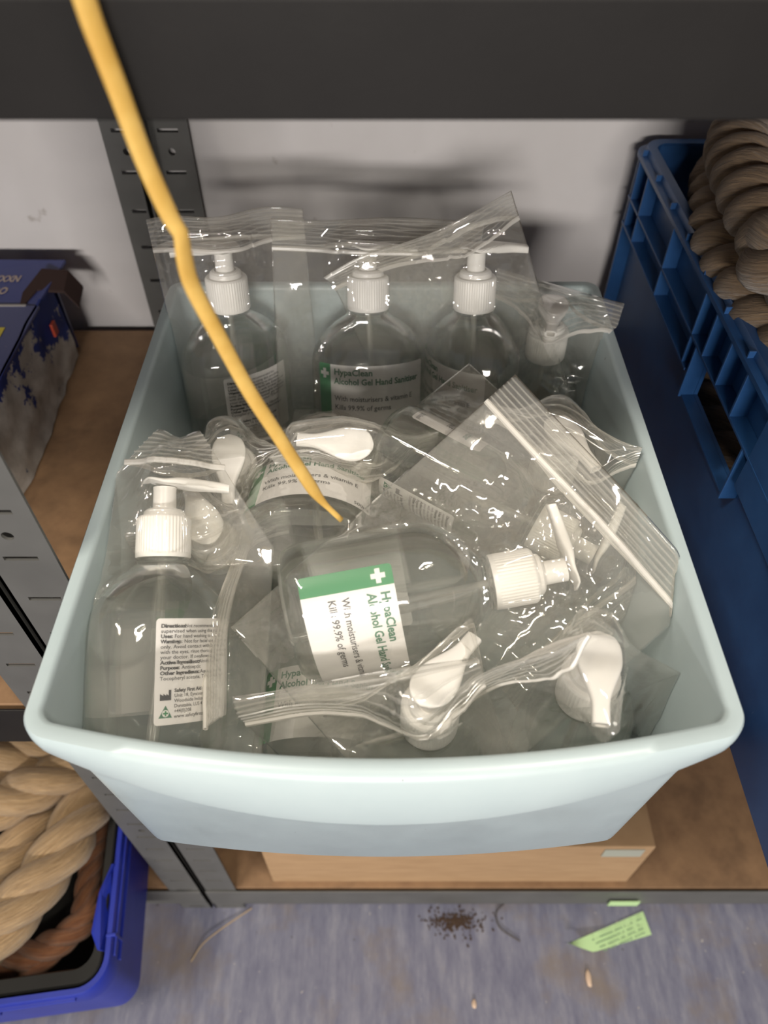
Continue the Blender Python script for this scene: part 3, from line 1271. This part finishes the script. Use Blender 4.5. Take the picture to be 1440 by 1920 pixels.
ZB = 'clear zip bag '
CAMF = (0, -0.62, 0.78)
FR = (0.0, -1.0, 0.2)
zip_bag('B1', ZB + 'around the back left bottle, its closed top standing up', W=0.106, L_=0.186, vb=0.155, bend=0.25, rot=-0.04, seed=11, u0=0.010, amp=0.004, twist=0.5, facing=(0.2, -1, 0))
zip_bag('B2', ZB + 'around the back centre bottle, long zip strip level across the back', W=0.150, L_=0.182, vb=0.150, bend=0.35, seed=12, u0=0.004, rot=0.03)
zip_bag('B3', ZB + 'around the back right bottle, zip strip slanting up to the right', W=0.140, L_=0.186, vb=0.140, bend=0.9, twist=-0.8, rot=-0.36, seed=13, u0=0.0, facing=(-0.1, -1, 0))
zip_bag('B4', ZB + 'in the back right corner with a pointed film tip over the rim', W=0.098, L_=0.176, seed=14, bend=-0.5, facing=(-0.6, -1, 0))
zip_bag('B5', ZB + 'around the fan-shaped pump head left of centre', W=0.105, L_=0.170, seed=15, amp=0.008, bend=1.4, vb=0.155)
zip_bag('B6', ZB + 'around the bottle lying base towards the viewer', W=0.115, L_=0.175, seed=16, amp=0.008, v0=-0.016, bend=0.6)
zip_bag('B7', ZB + 'around the ringed pump top in the middle', W=0.105, L_=0.170, seed=17, amp=0.008, bend=1.2, vb=0.155)
zip_bag('B8', ZB + 'under the wide one, its ribbed strip poking up by the right wall', W=0.140, L_=0.200, seed=18, amp=0.008, rot=0.30, bend=-0.9, vb=0.150, facing=(-0.1, -0.3, 0.95))
zip_bag('B9', ZB + 'around the front lying bottle, wide flat end with thick white zip line', W=0.158, L_=0.210, v0=-0.022, seed=19, rot=-0.55, u0=0.034, bend=0.12, vb=0.120, amp=0.007, facing=(-0.1, -0.62, 0.76))
zip_bag('B10', ZB + 'around the reclining front left bottle, crumpled end behind its pump', W=0.118, L_=0.200, v0=-0.014, seed=20, narrow=0.84, keep=True, bend=-0.3, vb=0.155, rot=0.05, amp=0.006, facing=(0.15, -0.53, 0.85))
zip_bag('B11', ZB + 'over the teardrop pump head behind the front left bottle', W=0.100, L_=0.168, seed=21, amp=0.008, bend=-1.0)
zip_bag('B12', ZB + 'around the upright bottle against the front wall', W=0.125, L_=0.172, seed=22, bend=-1.3, vb=0.152, rot=-0.25, u0=-0.012)
zip_bag('B13', ZB + 'around the upright front right bottle, square corner to the right', W=0.140, L_=0.175, v0=0.0, seed=23, bend=0.5, vb=0.120, u0=0.018, rot=-0.8, facing=(0.1, -1, 0))
zip_bag('B14', ZB + 'around the bright nozzle by the right wall', W=0.100, L_=0.176, seed=24, amp=0.008, bend=0.5, facing=(-0.5, -1, 0))
zip_bag('B15', ZB + 'front left of centre with its ribbed end folded upright', W=0.150, L_=0.205, v0=-0.01, seed=25, bend=2.4, vb=0.055, rot=-PI / 2, u0=0.02)

# ------------------------------------------------------------------ yellow cord
Yc = 0.232
pix = [(120, -130), (150, -30), (172, 40), (222, 170), (275, 310), (322, 412), (338, 436), (343, 465), (348, 495), (362, 540), (410, 630), (468, 735), (520, 815), (562, 880), (600, 935), (640, 975)]
pts = [PY(u, v, Yc) for u, v in pix]
path = smooth_path(pts, 0.003)
nP = len(path)
rad = []
for i, p in enumerate(path):
    t = i / (nP - 1)
    r_ = 0.0034 - 0.0003 * t
    d = (p - pts[6]).length
    r_ *= 1 - 0.12 * math.exp(-(d / 0.006) ** 2)
    if t > 0.9:
        r_ *= max(0.45, (1 - t) / 0.1)
    rad.append(r_)
bm = bmesh.new()
tube(bm, path, rad, 14, flat=0.55)
tag(obj('yellow_cord', bm, M['yellow'], None, True, None), 'yellow cord hanging down in front of the bin', 'cord')

# ------------------------------------------------------------------ cardboard box on bottom shelf
bm = bmesh.new()
box(bm, -0.131, 0.286, 0.250, 0.56, Z_LOW + 0.0005, 0.208, 0.0015)
cb = obj('cardboard_box', bm, M['card'])
tag(cb, 'plain brown cardboard box on the bottom shelf below the bin', 'box')
bm = bmesh.new()
pa, pb = PY(1135, 1594, 0.249), PY(1200, 1606, 0.249)
box(bm, pa.x, pb.x, 0.2488, 0.2498, pb.z, pa.z)
tape = obj('tape_patch', bm, simple('old_tape', (0.42, 0.43, 0.36), 0.4), cb)
tape['label'] = 'small whitish sticker patch'

# ------------------------------------------------------------------ right blue crate
def right_crate():
    x0, x1 = 0.222, 0.622
    y0, y1 = 0.080, 0.682
    zt, zb = 0.752, Z_MID + 0.0005
    root = empty('euro_crate', (0.42, 0.385, zb))
    root.name = 'plastic_crate'
    tag(root, 'dusty blue ribbed plastic crate on the right, holding thick brown rope', 'crate')
    off = Matrix.Translation(-root.location)
    wx = 0.2335
    hy0, hy1 = 0.335, 0.437
    hz0, hz1 = 0.664, 0.7075
    bm = bmesh.new()
    tw = 0.0028

    # left wall, built around the hand hole
    def wallbox(ya, yb_, za, zc_):
        box(bm, wx, wx + tw, ya, yb_, za, zc_)
    wallbox(y0 + 0.012, hy0, zb, zt - 0.002)
    wallbox(hy1, y1 - 0.012, zb, zt - 0.002)
    wallbox(hy0, hy1, zb, hz0)
    wallbox(hy0, hy1, hz1, zt - 0.002)
    # other walls and base
    box(bm, x1 - 0.0143, x1 - 0.0115, y0 + 0.012, y1 - 0.012, zb, zt - 0.002)
    box(bm, wx + tw, x1 - 0.0143, y0 + 0.012, y0 + 0.0148, zb, zt - 0.002)
    box(bm, wx + tw, x1 - 0.0143, y1 - 0.0148, y1 - 0.012, zb, zt - 0.002)
    box(bm, wx + tw, x1 - 0.0143, y0 + 0.0148, y1 - 0.0148, zb, zb + 0.003)
    sh = obj('crate_wall', bm, M['crate_r'], root)
    # rim
    bm = bmesh.new()

    def rr(ins, z, r):
        a0, a1, b0, b1 = x0 + ins, x1 - ins, y0 + ins, y1 - ins
        pts = []
        for cx, cy, st in ((a1 - r, b1 - r, 0), (a0 + r, b1 - r, 90), (a0 + r, b0 + r, 180), (a1 - r, b0 + r, 270)):
            for k in range(7):
                an = R(st + 15 * k)
                pts.append((cx + r * math.cos(an), cy + r * math.sin(an), z))
        return pts
    zs = zt - 0.010
    loops = [rr(0.0135, zt - 0.0005, 0.012), rr(0.009, zt, 0.014), rr(0.006, zt, 0.016), rr(0.0055, zt - 0.001, 0.016),
             rr(0.005, zt - 0.0055, 0.016), rr(0.001, zt - 0.0058, 0.018), rr(0.0, zt - 0.0065, 0.018), rr(0.0, zs, 0.018), rr(0.0022, zs, 0.017),
             rr(0.0022, zt - 0.008, 0.017), rr(0.0125, zt - 0.008, 0.010), rr(0.0135, zt - 0.009, 0.010)]
    loops.append(loops[0])
    ring_loft(bm, loops, False, False)
    obj('rim', bm, M['crate_r'], root, True, 30)
    # stacking notches on the rim step: the small teeth
    bm = bmesh.new()
    yy = 0.655
    while yy > 0.10:
        box(bm, x0 + 0.0012, x0 + 0.0062, yy, yy + 0.0014, zt - 0.0062, zt - 0.0008, 0.0002)
        yy -= 0.047
    obj('rim_tooth', bm, M['crate_r'], root)
    # longitudinal and vertical ribs, one part per rib
    def rib(bx, name='rib'):
        b_ = bmesh.new()
        box(b_, *bx, 0.0004)
        return obj(name, b_, M['crate_r'], root)
    t = 0.0022
    rib((x0, wx, y0 + 0.01, y1 - 0.018, 0.7075 - t / 2, 0.7075 + t / 2))
    rib((x0, wx, y0 + 0.01, y1 - 0.006, 0.6830 - t / 2, 0.6830 + t / 2)) if False else None
    rib((x0, wx, hy1 + 0.006, y1 - 0.018, 0.6830 - t / 2, 0.6830 + t / 2))
    for y in (0.655, 0.625, 0.540, 0.452):
        rib((x0, wx, y - t / 2, y + t / 2, 0.6830, zs + 0.001))
    for y in (0.426, 0.3945, 0.363):
        rib((x0, wx, y - t / 2, y + t / 2, 0.7075, zs + 0.001))
    # flush corner block at the back end and flush panel at the front end
    rib((x0 + 0.0005, wx, y1 - 0.030, y1 - 0.0125, 0.60, 0.6830), 'corner_block') if False else None
    b_ = bmesh.new()
    box(b_, x0 + 0.0003, wx, y0 + 0.011, 0.325, 0.683, 0.7075, 0.0008)
    box(b_, x0 + 0.0003, wx, y0 + 0.011, 0.325, 0.7078, zs, 0.0008)
    obj('flush_panel', b_, M['crate_r'], root)
    # handle grip surround
    b_ = bmesh.new()
    box(b_, x0, wx, hy1, hy1 + 0.0022, hz0 - 0.002, hz1, 0.0004)
    box(b_, x0, wx, hy0 - 0.0022, hy0, hz0 - 0.002, hz1, 0.0004)
    box(b_, x0 + 0.002, wx, hy0, hy1, hz0 - 0.0022, hz0, 0.0004)
    box(b_, wx + tw, wx + tw + 0.012, hy0, hy1, hz1 - 0.001, hz1 + 0.001, 0.0004)
    obj('hand_grip', b_, M['crate_r'], root)
    # back corner post
    b_ = bmesh.new()
    lp = []
    for z in (zb, zt - 0.009):
        pts = []
        for k in range(9):
            an = R(90 + 90 * k / 8)
            pts.append((x0 + 0.018 + 0.016 * math.cos(an), y1 - 0.018 + 0.016 * math.sin(an), z))
        pts += [(wx + tw, y1 - 0.03, z), (wx + tw, y1 - 0.0148, z)]
        lp.append(pts)
    ring_loft(b_, lp)
    obj('corner_post', b_, M['crate_r'], root, True, 30)
    for ch in root.children:
        ch.data.transform(off)
    return root


right_crate()

# thick brown rope in the right crate
rt = [(0.335, 0.650, 0.755), PZ(1388, 262, 0.785), PZ(1412, 345, 0.795), PZ(1462, 440, 0.795), PZ(1520, 530, 0.79), (0.37, 0.22, 0.78), (0.41, 0.13, 0.72)]
tag(make_rope('thick_rope', rt, 0.0245, M['rope_r'], 1.75, hand=-1, jitter=0.05),
    'thick brown three-strand rope on top of the coil in the right crate', 'rope')
rt = [(0.345, 0.640, 0.700), (0.300, 0.622, 0.722), PZ(1352, 330, 0.745), PZ(1358, 440, 0.752), PZ(1404, 520, 0.752), PZ(1462, 605, 0.750), (0.305, 0.205, 0.74), (0.33, 0.13, 0.68)]
tag(make_rope('thick_rope', rt, 0.0240, M['rope_r'], 1.75, hand=-1, jitter=0.05),
    'thick brown three-strand rope lying beside the inner edge of the right crate', 'rope')
rt = [(0.30, 0.60, 0.635), (0.277, 0.50, 0.625), (0.275, 0.35, 0.62), (0.285, 0.22, 0.62), (0.34, 0.13, 0.61)]
make = make_rope('thick_rope', rt, 0.0240, M['rope_r'], 1.75, hand=-1, jitter=0.05)
tag(make, 'thick brown rope deep in the right crate, glimpsed through its hand hole', 'rope')

# ------------------------------------------------------------------ left lower crate
def left_crate():
    root = empty('plastic_crate', (-0.252, 0.118, Z_LOW + 0.0005))
    root.rotation_euler = (0, 0, R(7))
    tag(root, 'royal blue plastic crate of rope at the lower left', 'crate')
    # local: x from -0.40 (left) to 0 (right rim), y from 0 (front) to 0.34
    H = 0.150
    bm = bmesh.new()

    def rr(x0, x1, y0, y1, z, r):
        pts = []
        for cx, cy, st in ((x1 - r, y1 - r, 0), (x0 + r, y1 - r, 90), (x0 + r, y0 + r, 180), (x1 - r, y0 + r, 270)):
            for k in range(9):
                an = R(st + 90 * k / 8)
                pts.append((cx + r * math.cos(an), cy + r * math.sin(an), z))
        return pts
    i1, i2 = 0.012, 0.0145
    loops = [rr(-0.388, -i1, i1 + 0.004, 0.33, 0, 0.02), rr(-0.391, -i1 + 0.003, i1, 0.333, 0.004, 0.022),
             rr(-0.394, -0.006, 0.006, 0.336, H - 0.030, 0.024), rr(-0.400, 0.0, 0.0, 0.342, H - 0.029, 0.028),
             rr(-0.400, 0.0, 0.0, 0.342, H - 0.003, 0.028), rr(-0.3985, -0.0015, 0.0015, 0.3405, H, 0.027),
             rr(-0.394, -0.006, 0.006, 0.336, H, 0.024), rr(-0.3935, -0.0065, 0.0065, 0.3355, H - 0.003, 0.024),
             rr(-0.386, -0.014, 0.016, 0.328, 0.004, 0.02)]
    ring_loft(bm, loops)
    obj('crate_wall', bm, M['crate_l'], root, True, 35)
    # panel steps and rim ledges
    bm = bmesh.new()
    box(bm, -0.0005, 0.0022, 0.03, 0.31, H - 0.010, H - 0.006, 0.0006)
    box(bm, -0.0005, 0.0022, 0.03, 0.31, H - 0.029, H - 0.025, 0.0006)
    box(bm, -0.37, -0.03, -0.0030, 0.0005, H - 0.010, H - 0.006, 0.0006)
    box(bm, -0.37, -0.10, -0.0036, 0.0005, H - 0.022, H - 0.017, 0.0006)
    for y in (0.045, 0.155, 0.225):
        box(bm, -0.0068, 0.0025, y, y + 0.003, H - 0.029, H + 0.0005, 0.0006)
    obj('ledge', bm, M['crate_l'], root)
    # hinged lid tab hanging inside
    bm = bmesh.new()
    vs = [(-0.012, 0.034, H + 0.004), (-0.020, 0.050, H + 0.003), (-0.017, 0.085, H + 0.003), (-0.008, 0.110, H + 0.003), (-0.006, 0.110, H - 0.02), (-0.006, 0.034, H - 0.02)]
    a = [bm.verts.new(p) for p in vs]
    b = [bm.verts.new((p[0] + 0.0025, p[1], p[2] + 0.0008)) for p in vs]
    bm.faces.new(a)
    bm.faces.new(list(reversed(b)))
    for i in range(6):
        j = (i + 1) % 6
        bm.faces.new((a[i], a[j], b[j], b[i]))
    obj('hinge_flap', bm, M['crate_l'], root)
    # black tray nested inside: its own thing
    tr = empty('black_tray', root.location)
    tr.rotation_euler = root.rotation_euler
    tag(tr, 'black plastic tray nested inside the royal blue crate', 'tray')
    bm = bmesh.new()
    loops = [rr(-0.384, -0.017, 0.019, 0.326, 0.006, 0.018), rr(-0.3915, -0.0085, 0.0085, 0.3335, H - 0.012, 0.022),
             rr(-0.3915, -0.0085, 0.0085, 0.3335, H - 0.003, 0.022), rr(-0.390, -0.010, 0.010, 0.332, H - 0.0015, 0.021),
             rr(-0.384, -0.017, 0.0215, 0.325, H - 0.0025, 0.018), rr(-0.382, -0.019, 0.0235, 0.323, H - 0.008, 0.016),
             rr(-0.375, -0.026, 0.029, 0.317, 0.010, 0.014)]
    ring_loft(bm, loops)
    obj('tray_body', bm, M['black'], tr, True, 35)
    return root


left_crate()


def lrope(label, pix_z, rad, mat, pf=3.0, name='thick_rope', group=None):
    pts = [PZ(u, v, z) if len(q) == 3 else Vector(q) for q in pix_z for (u, v, z) in [q[:3]]]
    return tag(make_rope(name, pts, rad, mat, pf, jitter=0.07), label, 'rope', group)


lrope('thick tan rope running diagonally across the front of the blue crate',
      [(-230, 1860, 0.20), (-110, 1830, 0.215), (0, 1740, 0.235), (70, 1655, 0.245), (125, 1580, 0.248), (165, 1505, 0.235), (215, 1420, 0.20), (250, 1350, 0.165)], 0.0265, M['rope_l'], 2.3)
lrope('thick tan rope behind the front diagonal one in the blue crate',
      [(-150, 1760, 0.21), (-60, 1700, 0.222), (10, 1625, 0.225), (62, 1555, 0.225), (105, 1480, 0.21), (150, 1400, 0.18)], 0.0240, M['rope_l'], 2.3)
lrope('thick tan rope crossing over level at the back of the blue crate',
      [(-160, 1560, 0.20), (-50, 1530, 0.245), (40, 1490, 0.262), (120, 1450, 0.262), (190, 1418, 0.245), (260, 1380, 0.20)], 0.0250, M['rope_l'], 2.3)
lrope('thick tan rope bend just under the left shelf beam',
      [(-150, 1500, 0.24), (-50, 1440, 0.268), (30, 1408, 0.272), (110, 1390, 0.262), (190, 1340, 0.23)], 0.0250, M['rope_l'], 2.3)
lrope('thin reddish brown coir rope under the tan rope, right side',
      [(20, 1860, 0.150), (90, 1790, 0.165), (150, 1725, 0.172), (165, 1650, 0.172), (180, 1590, 0.165), (200, 1520, 0.15)], 0.0125, M['jute'], 2.4, 'coir_rope')
lrope('reddish brown coir rope curving along the front right of the blue crate',
      [(-60, 1830, 0.145), (30, 1800, 0.165), (110, 1765, 0.172), (165, 1715, 0.168), (185, 1650, 0.15), (196, 1580, 0.135)], 0.0150, M['jute'], 2.4, 'coir_rope')

# ------------------------------------------------------------------ torn carton, left shelf
def m_navy():
    m, nt, b = new_mat('navy_print')
    v = coords(nt)
    f = ramp(nt, nz(nt, 45, 5, 0.7, vec=v), [(0.66, (0, 0, 0)), (0.70, (1, 1, 1))])
    c = mixc(nt, f, (0.035, 0.045, 0.16), (0.30, 0.28, 0.26))
    nt.links.new(c, b.inputs['Base Color'])
    b.inputs['Roughness'].default_value = 0.4
    return m


def m_torn():
    m, nt, b = new_mat('torn_paper')
    v = coords(nt)
    sepn = nt.nodes.new('ShaderNodeSeparateXYZ')
    nt.links.new(coords(nt), sepn.inputs[0])
    n1 = nz(nt, 22, 6, 0.7, vec=v)
    ad = nt.nodes.new('ShaderNodeMath')
    ad.operation = 'MULTIPLY_ADD'
    nt.links.new(sepn.outputs['Z'], ad.inputs[0])
    ad.inputs[1].default_value = 5.0
    nt.links.new(n1, ad.inputs[2])
    ad2 = nt.nodes.new('ShaderNodeMath')
    ad2.operation = 'MULTIPLY_ADD'
    nt.links.new(sepn.outputs['Y'], ad2.inputs[0])
    ad2.inputs[1].default_value = 1.0
    nt.links.new(ad.outputs[0], ad2.inputs[2])
    f = ramp(nt, ad2.outputs[0], [(0.85, (0, 0, 0)), (0.862, (1, 1, 1))])
    white = ramp(nt, nz(nt, 80, 4, vec=v), [(0.25, (0.34, 0.31, 0.28)), (0.6, (0.50, 0.47, 0.43))])
    c = mixc(nt, f, white, (0.012, 0.03, 0.20))
    spk = ramp(nt, nz(nt, 60, 2, vec=coords(nt, (1, 1, 1.4))), [(0.70, (0, 0, 0)), (0.73, (1, 1, 1))])
    c = mixc(nt, spk, c, (0.05, 0.08, 0.15))
    nt.links.new(c, b.inputs['Base Color'])
    b.inputs['Roughness'].default_value = 0.8
    bump(nt, b, n1, 0.3, 0.002)
    return m


def carton():
    root = empty('torn_carton', (-0.42, 0.50, Z_MID + 0.0005))
    tag(root, 'torn navy printed carton on the left shelf, white paper exposed', 'carton')
    off = -root.location
    navy, torn = m_navy(), m_torn()
    x1, x0 = -0.322, -0.60
    y0, y1 = 0.405, 0.600
    z0_, z1_ = Z_MID + 0.0005, 0.634
    bm = bmesh.new()
    # top, front, back panels
    box(bm, x0, x1 + 0.002, y0, y1, z1_ - 0.003, z1_, 0.0006)
    box(bm, x0, x1, y0, y0 + 0.003, z0_, z1_ - 0.003)
    p = obj('carton_panel', bm, navy, root)
    # back part of the top rising slightly
    bm = bmesh.new()
    a = [bm.verts.new(q) for q in ((x0, y1, z1_ - 0.002), (x1 - 0.002, y1, z1_ - 0.002), (x1 + 0.012, 0.662, z1_ + 0.010), (x0, 0.662, z1_ + 0.012))]
    b = [bm.verts.new(v.co - Vector((0, 0, 0.003))) for v in a]
    bm.faces.new(a)
    bm.faces.new(list(reversed(b)))
    for i in range(4):
        j = (i + 1) % 4
        bm.faces.new((a[i], a[j], b[j], b[i]))
    box(bm, x0, x1 - 0.004, 0.655, 0.658, z0_, z1_ + 0.006)
    obj('back_flap', bm, navy, root)
    # torn side, with ragged outline, bulging at the bottom
    bm = bmesh.new()
    ny, nz_ = 36, 18
    g = {}
    for i in range(ny + 1):
        for j in range(nz_ + 1):
            t, s = i / ny, j / nz_
            yy = 0.385 + (0.640 - 0.385) * t
            zz = z0_ + 0.001 + (z1_ - 0.001 - z0_) * s
            xx = x1 + 0.001 + 0.006 * (1 - s) * math.sin(PI * min(1, t * 1.3)) + 0.003 * noise.noise(Vector((yy * 40, zz * 40, 2)))
            if j == 0:
                xx += 0.010 * max(0, noise.noise(Vector((yy * 30, 1, 7))))
            g[i, j] = bm.verts.new((xx, yy, zz))
    for i in range(ny):
        for j in range(nz_):
            if i < 2 and (j < 6 + 3 * math.sin(j * 2.1)) and j > 12:
                continue
            bm.faces.new((g[i, j], g[i + 1, j], g[i + 1, j + 1], g[i, j + 1]))
    r = bmesh.ops.extrude_face_region(bm, geom=bm.faces[:])
    bmesh.ops.translate(bm, verts=[e for e in r['geom'] if isinstance(e, bmesh.types.BMVert)], vec=(-0.0025, 0, 0))
    o = obj('torn_side', bm, torn, root, True, 50)
    o['label'] = 'white torn paper side with scraps of navy print'
    # brown end flap bent outwards
    bm = bmesh.new()
    prof = [(-0.337, 0.612, 0.640), (-0.325, 0.640, 0.648), (-0.305, 0.650, 0.640), (-0.297, 0.652, 0.622)]
    a = [bm.verts.new(q) for q in prof]
    b = [bm.verts.new((q[0] - 0.002, q[1] - 0.020, q[2] - 0.010)) for q in prof]
    fs = [bm.faces.new((a[i], a[i + 1], b[i + 1], b[i])) for i in range(3)]
    r = bmesh.ops.extrude_face_region(bm, geom=fs)
    bmesh.ops.translate(bm, verts=[e for e in r['geom'] if isinstance(e, bmesh.types.BMVert)], vec=(0, 0, -0.0025))
    o = obj('end_flap', bm, simple('dark_card', (0.028, 0.012, 0.009), 0.8), root)
    o['label'] = 'dark brown flap bent outwards'
    # print marks
    bm = bmesh.new()
    sl = 0.012 / 0.062
    for txt, size, yo, endx in (('OUTDO', 0.0125, 0.6160, -0.3560), ('XXXXXN', 0.0115, 0.6320, -0.3480)):
        co, fs = text_tris(txt, size, 0.0004)
        wmx = max(c.x for c in co)
        vs = []
        for c in co:
            y = yo + c.y
            vs.append(bm.verts.new((endx + (c.x - wmx) * 0.75 + c.y * 0.2, y, z1_ - 0.002 + (y - y1) * sl + 0.0006)))
        for f in fs:
            try:
                bm.faces.new([vs[i] for i in f])
            except ValueError:
                pass
    obj('printed_word', bm, simple('tan_print', (0.36, 0.29, 0.25), 0.6), root, normals=False)
    bm = bmesh.new()
    box(bm, -0.60, -0.332, y1 - 0.002, y1 + 0.001, z1_ - 0.001, z1_ + 0.0004)
    obj('worn_crease', bm, simple('worn_card', (0.42, 0.40, 0.38), 0.8), root)
    bm = bmesh.new()
    q = PZ(5, 620, z1_)
    box(bm, q.x - 0.02, q.x + 0.001, q.y - 0.010, q.y + 0.004, z1_ + 0.0002, z1_ + 0.0006)
    obj('yellow_print', bm, simple('yellow_print', (0.62, 0.50, 0.03), 0.5), root)
    bm = bmesh.new()
    q = PY(102, 645, 0.60)
    box(bm, x1 + 0.002, x1 + 0.0050, 0.603, 0.612, 0.596, 0.610, 0.0008)
    obj('red_print', bm, simple('red_print', (0.45, 0.06, 0.03), 0.5), root)
    for ch in root.children:
        ch.data.transform(Matrix.Translation(off))
    return root


carton()

# ------------------------------------------------------------------ things on the floor
def m_note():
    m, nt, b = new_mat('green_paper')
    b.inputs['Base Color'].default_value = (0.50, 0.72, 0.36, 1)
    b.inputs['Roughness'].default_value = 0.7
    return m


c0, c1, c2, c3 = PZ(1062, 1772, 0), PZ(1205, 1709, 0), PZ(1221, 1753, 0), PZ(1112, 1786, 0)
bm = bmesh.new()
n = 20
top, bot = [], []
for k in range(n + 1):
    t = k / n
    # the left end curls up and narrows to a point
    a = c0.lerp(c1, t)
    bq = c0.lerp(c3, min(1, t / 0.36)) if t < 0.36 else c3.lerp(c2, (t - 0.36) / 0.64)
    zc_ = 0.0015 + 0.010 * max(0, 1 - t / 0.42) ** 1.6
    top.append(bm.verts.new((a.x, a.y, 0.001 + 0.005 * max(0, 1 - t / 0.5))))
    bot.append(bm.verts.new((bq.x, bq.y, zc_)))
fs = [bm.faces.new((bot[i], bot[i + 1], top[i + 1], top[i])) for i in range(n)]
r = bmesh.ops.extrude_face_region(bm, geom=fs)
bmesh.ops.translate(bm, verts=[e for e in r['geom'] if isinstance(e, bmesh.types.BMVert)], vec=(0, 0, 0.0003))
note = obj('paper_tag', bm, m_note(), None, True, 50)
tag(note, 'pale green paper tag with faint print lying on the floor', 'tag')
bm = bmesh.new()
ex = (c1 - c0).normalized()
ey = (c2 - c1).normalized()
rs = random.Random(5)
for row in range(4):
    s0 = 0.30 + 0.03 * row
    x = s0
    while x < 0.93:
        wl = rs.uniform(0.012, 0.03)
        if rs.random() < 0.85:
            p = c0.lerp(c1, x) + ey * ((c2 - c1).length * (0.22 + 0.19 * row))
            q = p + ex * (wl * (c1 - c0).length)
            d = ey * 0.0016
            z = 0.0031 + 0.004 * max(0, 1 - x / 0.5)
            bm.faces.new([bm.verts.new((v.x, v.y, z)) for v in (p, q, q + d, p + d)])
        x += wl + 0.008
pm = obj('faint_print', bm, simple('faint_ink', (0.22, 0.34, 0.20), 0.7), note)

GD = 'pale crumbs on the floor'
for (u, v, s, lab) in ((1103, 1835, 0.006, 'oblong pale crumb on the floor below the green tag'),
                       (889, 1883, 0.005, 'small tan crumb near the bottom edge of the floor')):
    p = PZ(u, v, 0.0)
    bm = bmesh.new()
    bmesh.ops.create_icosphere(bm, subdivisions=2, radius=s)
    for vv in bm.verts:
        vv.co = Vector((vv.co.x * 0.6, vv.co.y * (1.5 if s > 0.0055 else 0.9), vv.co.z * 0.35)) * (1 + 0.25 * noise.noise(vv.co * 300))
    o = obj('crumb', bm, simple('crumb_tan', (0.62, 0.46, 0.34), 0.9), None, True)
    o.location = (p.x, p.y, s * 0.33)
    tag(o, lab, 'crumb', GD)

# dirt heap: many grains nobody could count
bm = bmesh.new()
rs = random.Random(9)
pc = PZ(852, 1728, 0)
for i in range(420):
    a = rs.uniform(0, 2 * PI)
    rr_ = abs(rs.gauss(0, 1))
    x, y = pc.x + 0.020 * rr_ * math.cos(a), pc.y + 0.0085 * rr_ * math.sin(a)
    s = rs.uniform(0.0005, 0.0016)
    m_ = Matrix.Translation((x, y, s * 0.4)) @ Matrix.Rotation(rs.uniform(0, 6), 4, 'Z') @ Matrix.Diagonal((1.5, 1, 0.6, 1))
    bmesh.ops.create_icosphere(bm, subdivisions=1, radius=s, matrix=m_)
tag(obj('dirt', bm, simple('dirt_brown', (0.06, 0.035, 0.022), 1.0)), 'dark brown dirt scattered on the floor in front of the shelf', 'dirt', kind='stuff')

bm = bmesh.new()
tube(bm, smooth_path([PZ(358, 1803, 0.001), PZ(380, 1770, 0.004), PZ(420, 1738, 0.003), PZ(472, 1703, 0.001)], 0.004), 0.0008, 6)
tag(obj('straw', bm, simple('straw_tan', (0.42, 0.31, 0.19), 0.8), None, True), 'long pale straw on the floor by the post foot', 'straw')
bm = bmesh.new()
tube(bm, smooth_path([PZ(945, 1695, 0.001), PZ(930, 1712, 0.002), PZ(938, 1740, 0.002), PZ(975, 1765, 0.001)], 0.004), 0.0010, 6)
tag(obj('fibre', bm, simple('fibre_grey', (0.10, 0.09, 0.09), 0.9), None, True), 'dark curved fibre on the floor beside the dirt', 'fibre')

# folded scrap hooked on the bottom beam
bm = bmesh.new()
pa = PY(1150, 1684, 0.2358)
box(bm, pa.x, pa.x + 0.036, 0.2352, 0.2366, 0.034, 0.050)
tag(obj('paper_scrap', bm, m_note()), 'green paper scrap stuck on the bottom shelf beam', 'paper')

# rope end on the top shelf edge
bm = bmesh.new()
pth = smooth_path([(-0.060, 0.262, 0.9725), (-0.045, 0.248, 0.9725), (-0.030, 0.243, 0.9720), (-0.022, 0.250, 0.9725)], 0.002)
tube(bm, pth, 0.0032, 10)
tag(obj('twine_end', bm, M['rope_r'], None, True), 'tan twine end on the top shelf edge', 'twine')
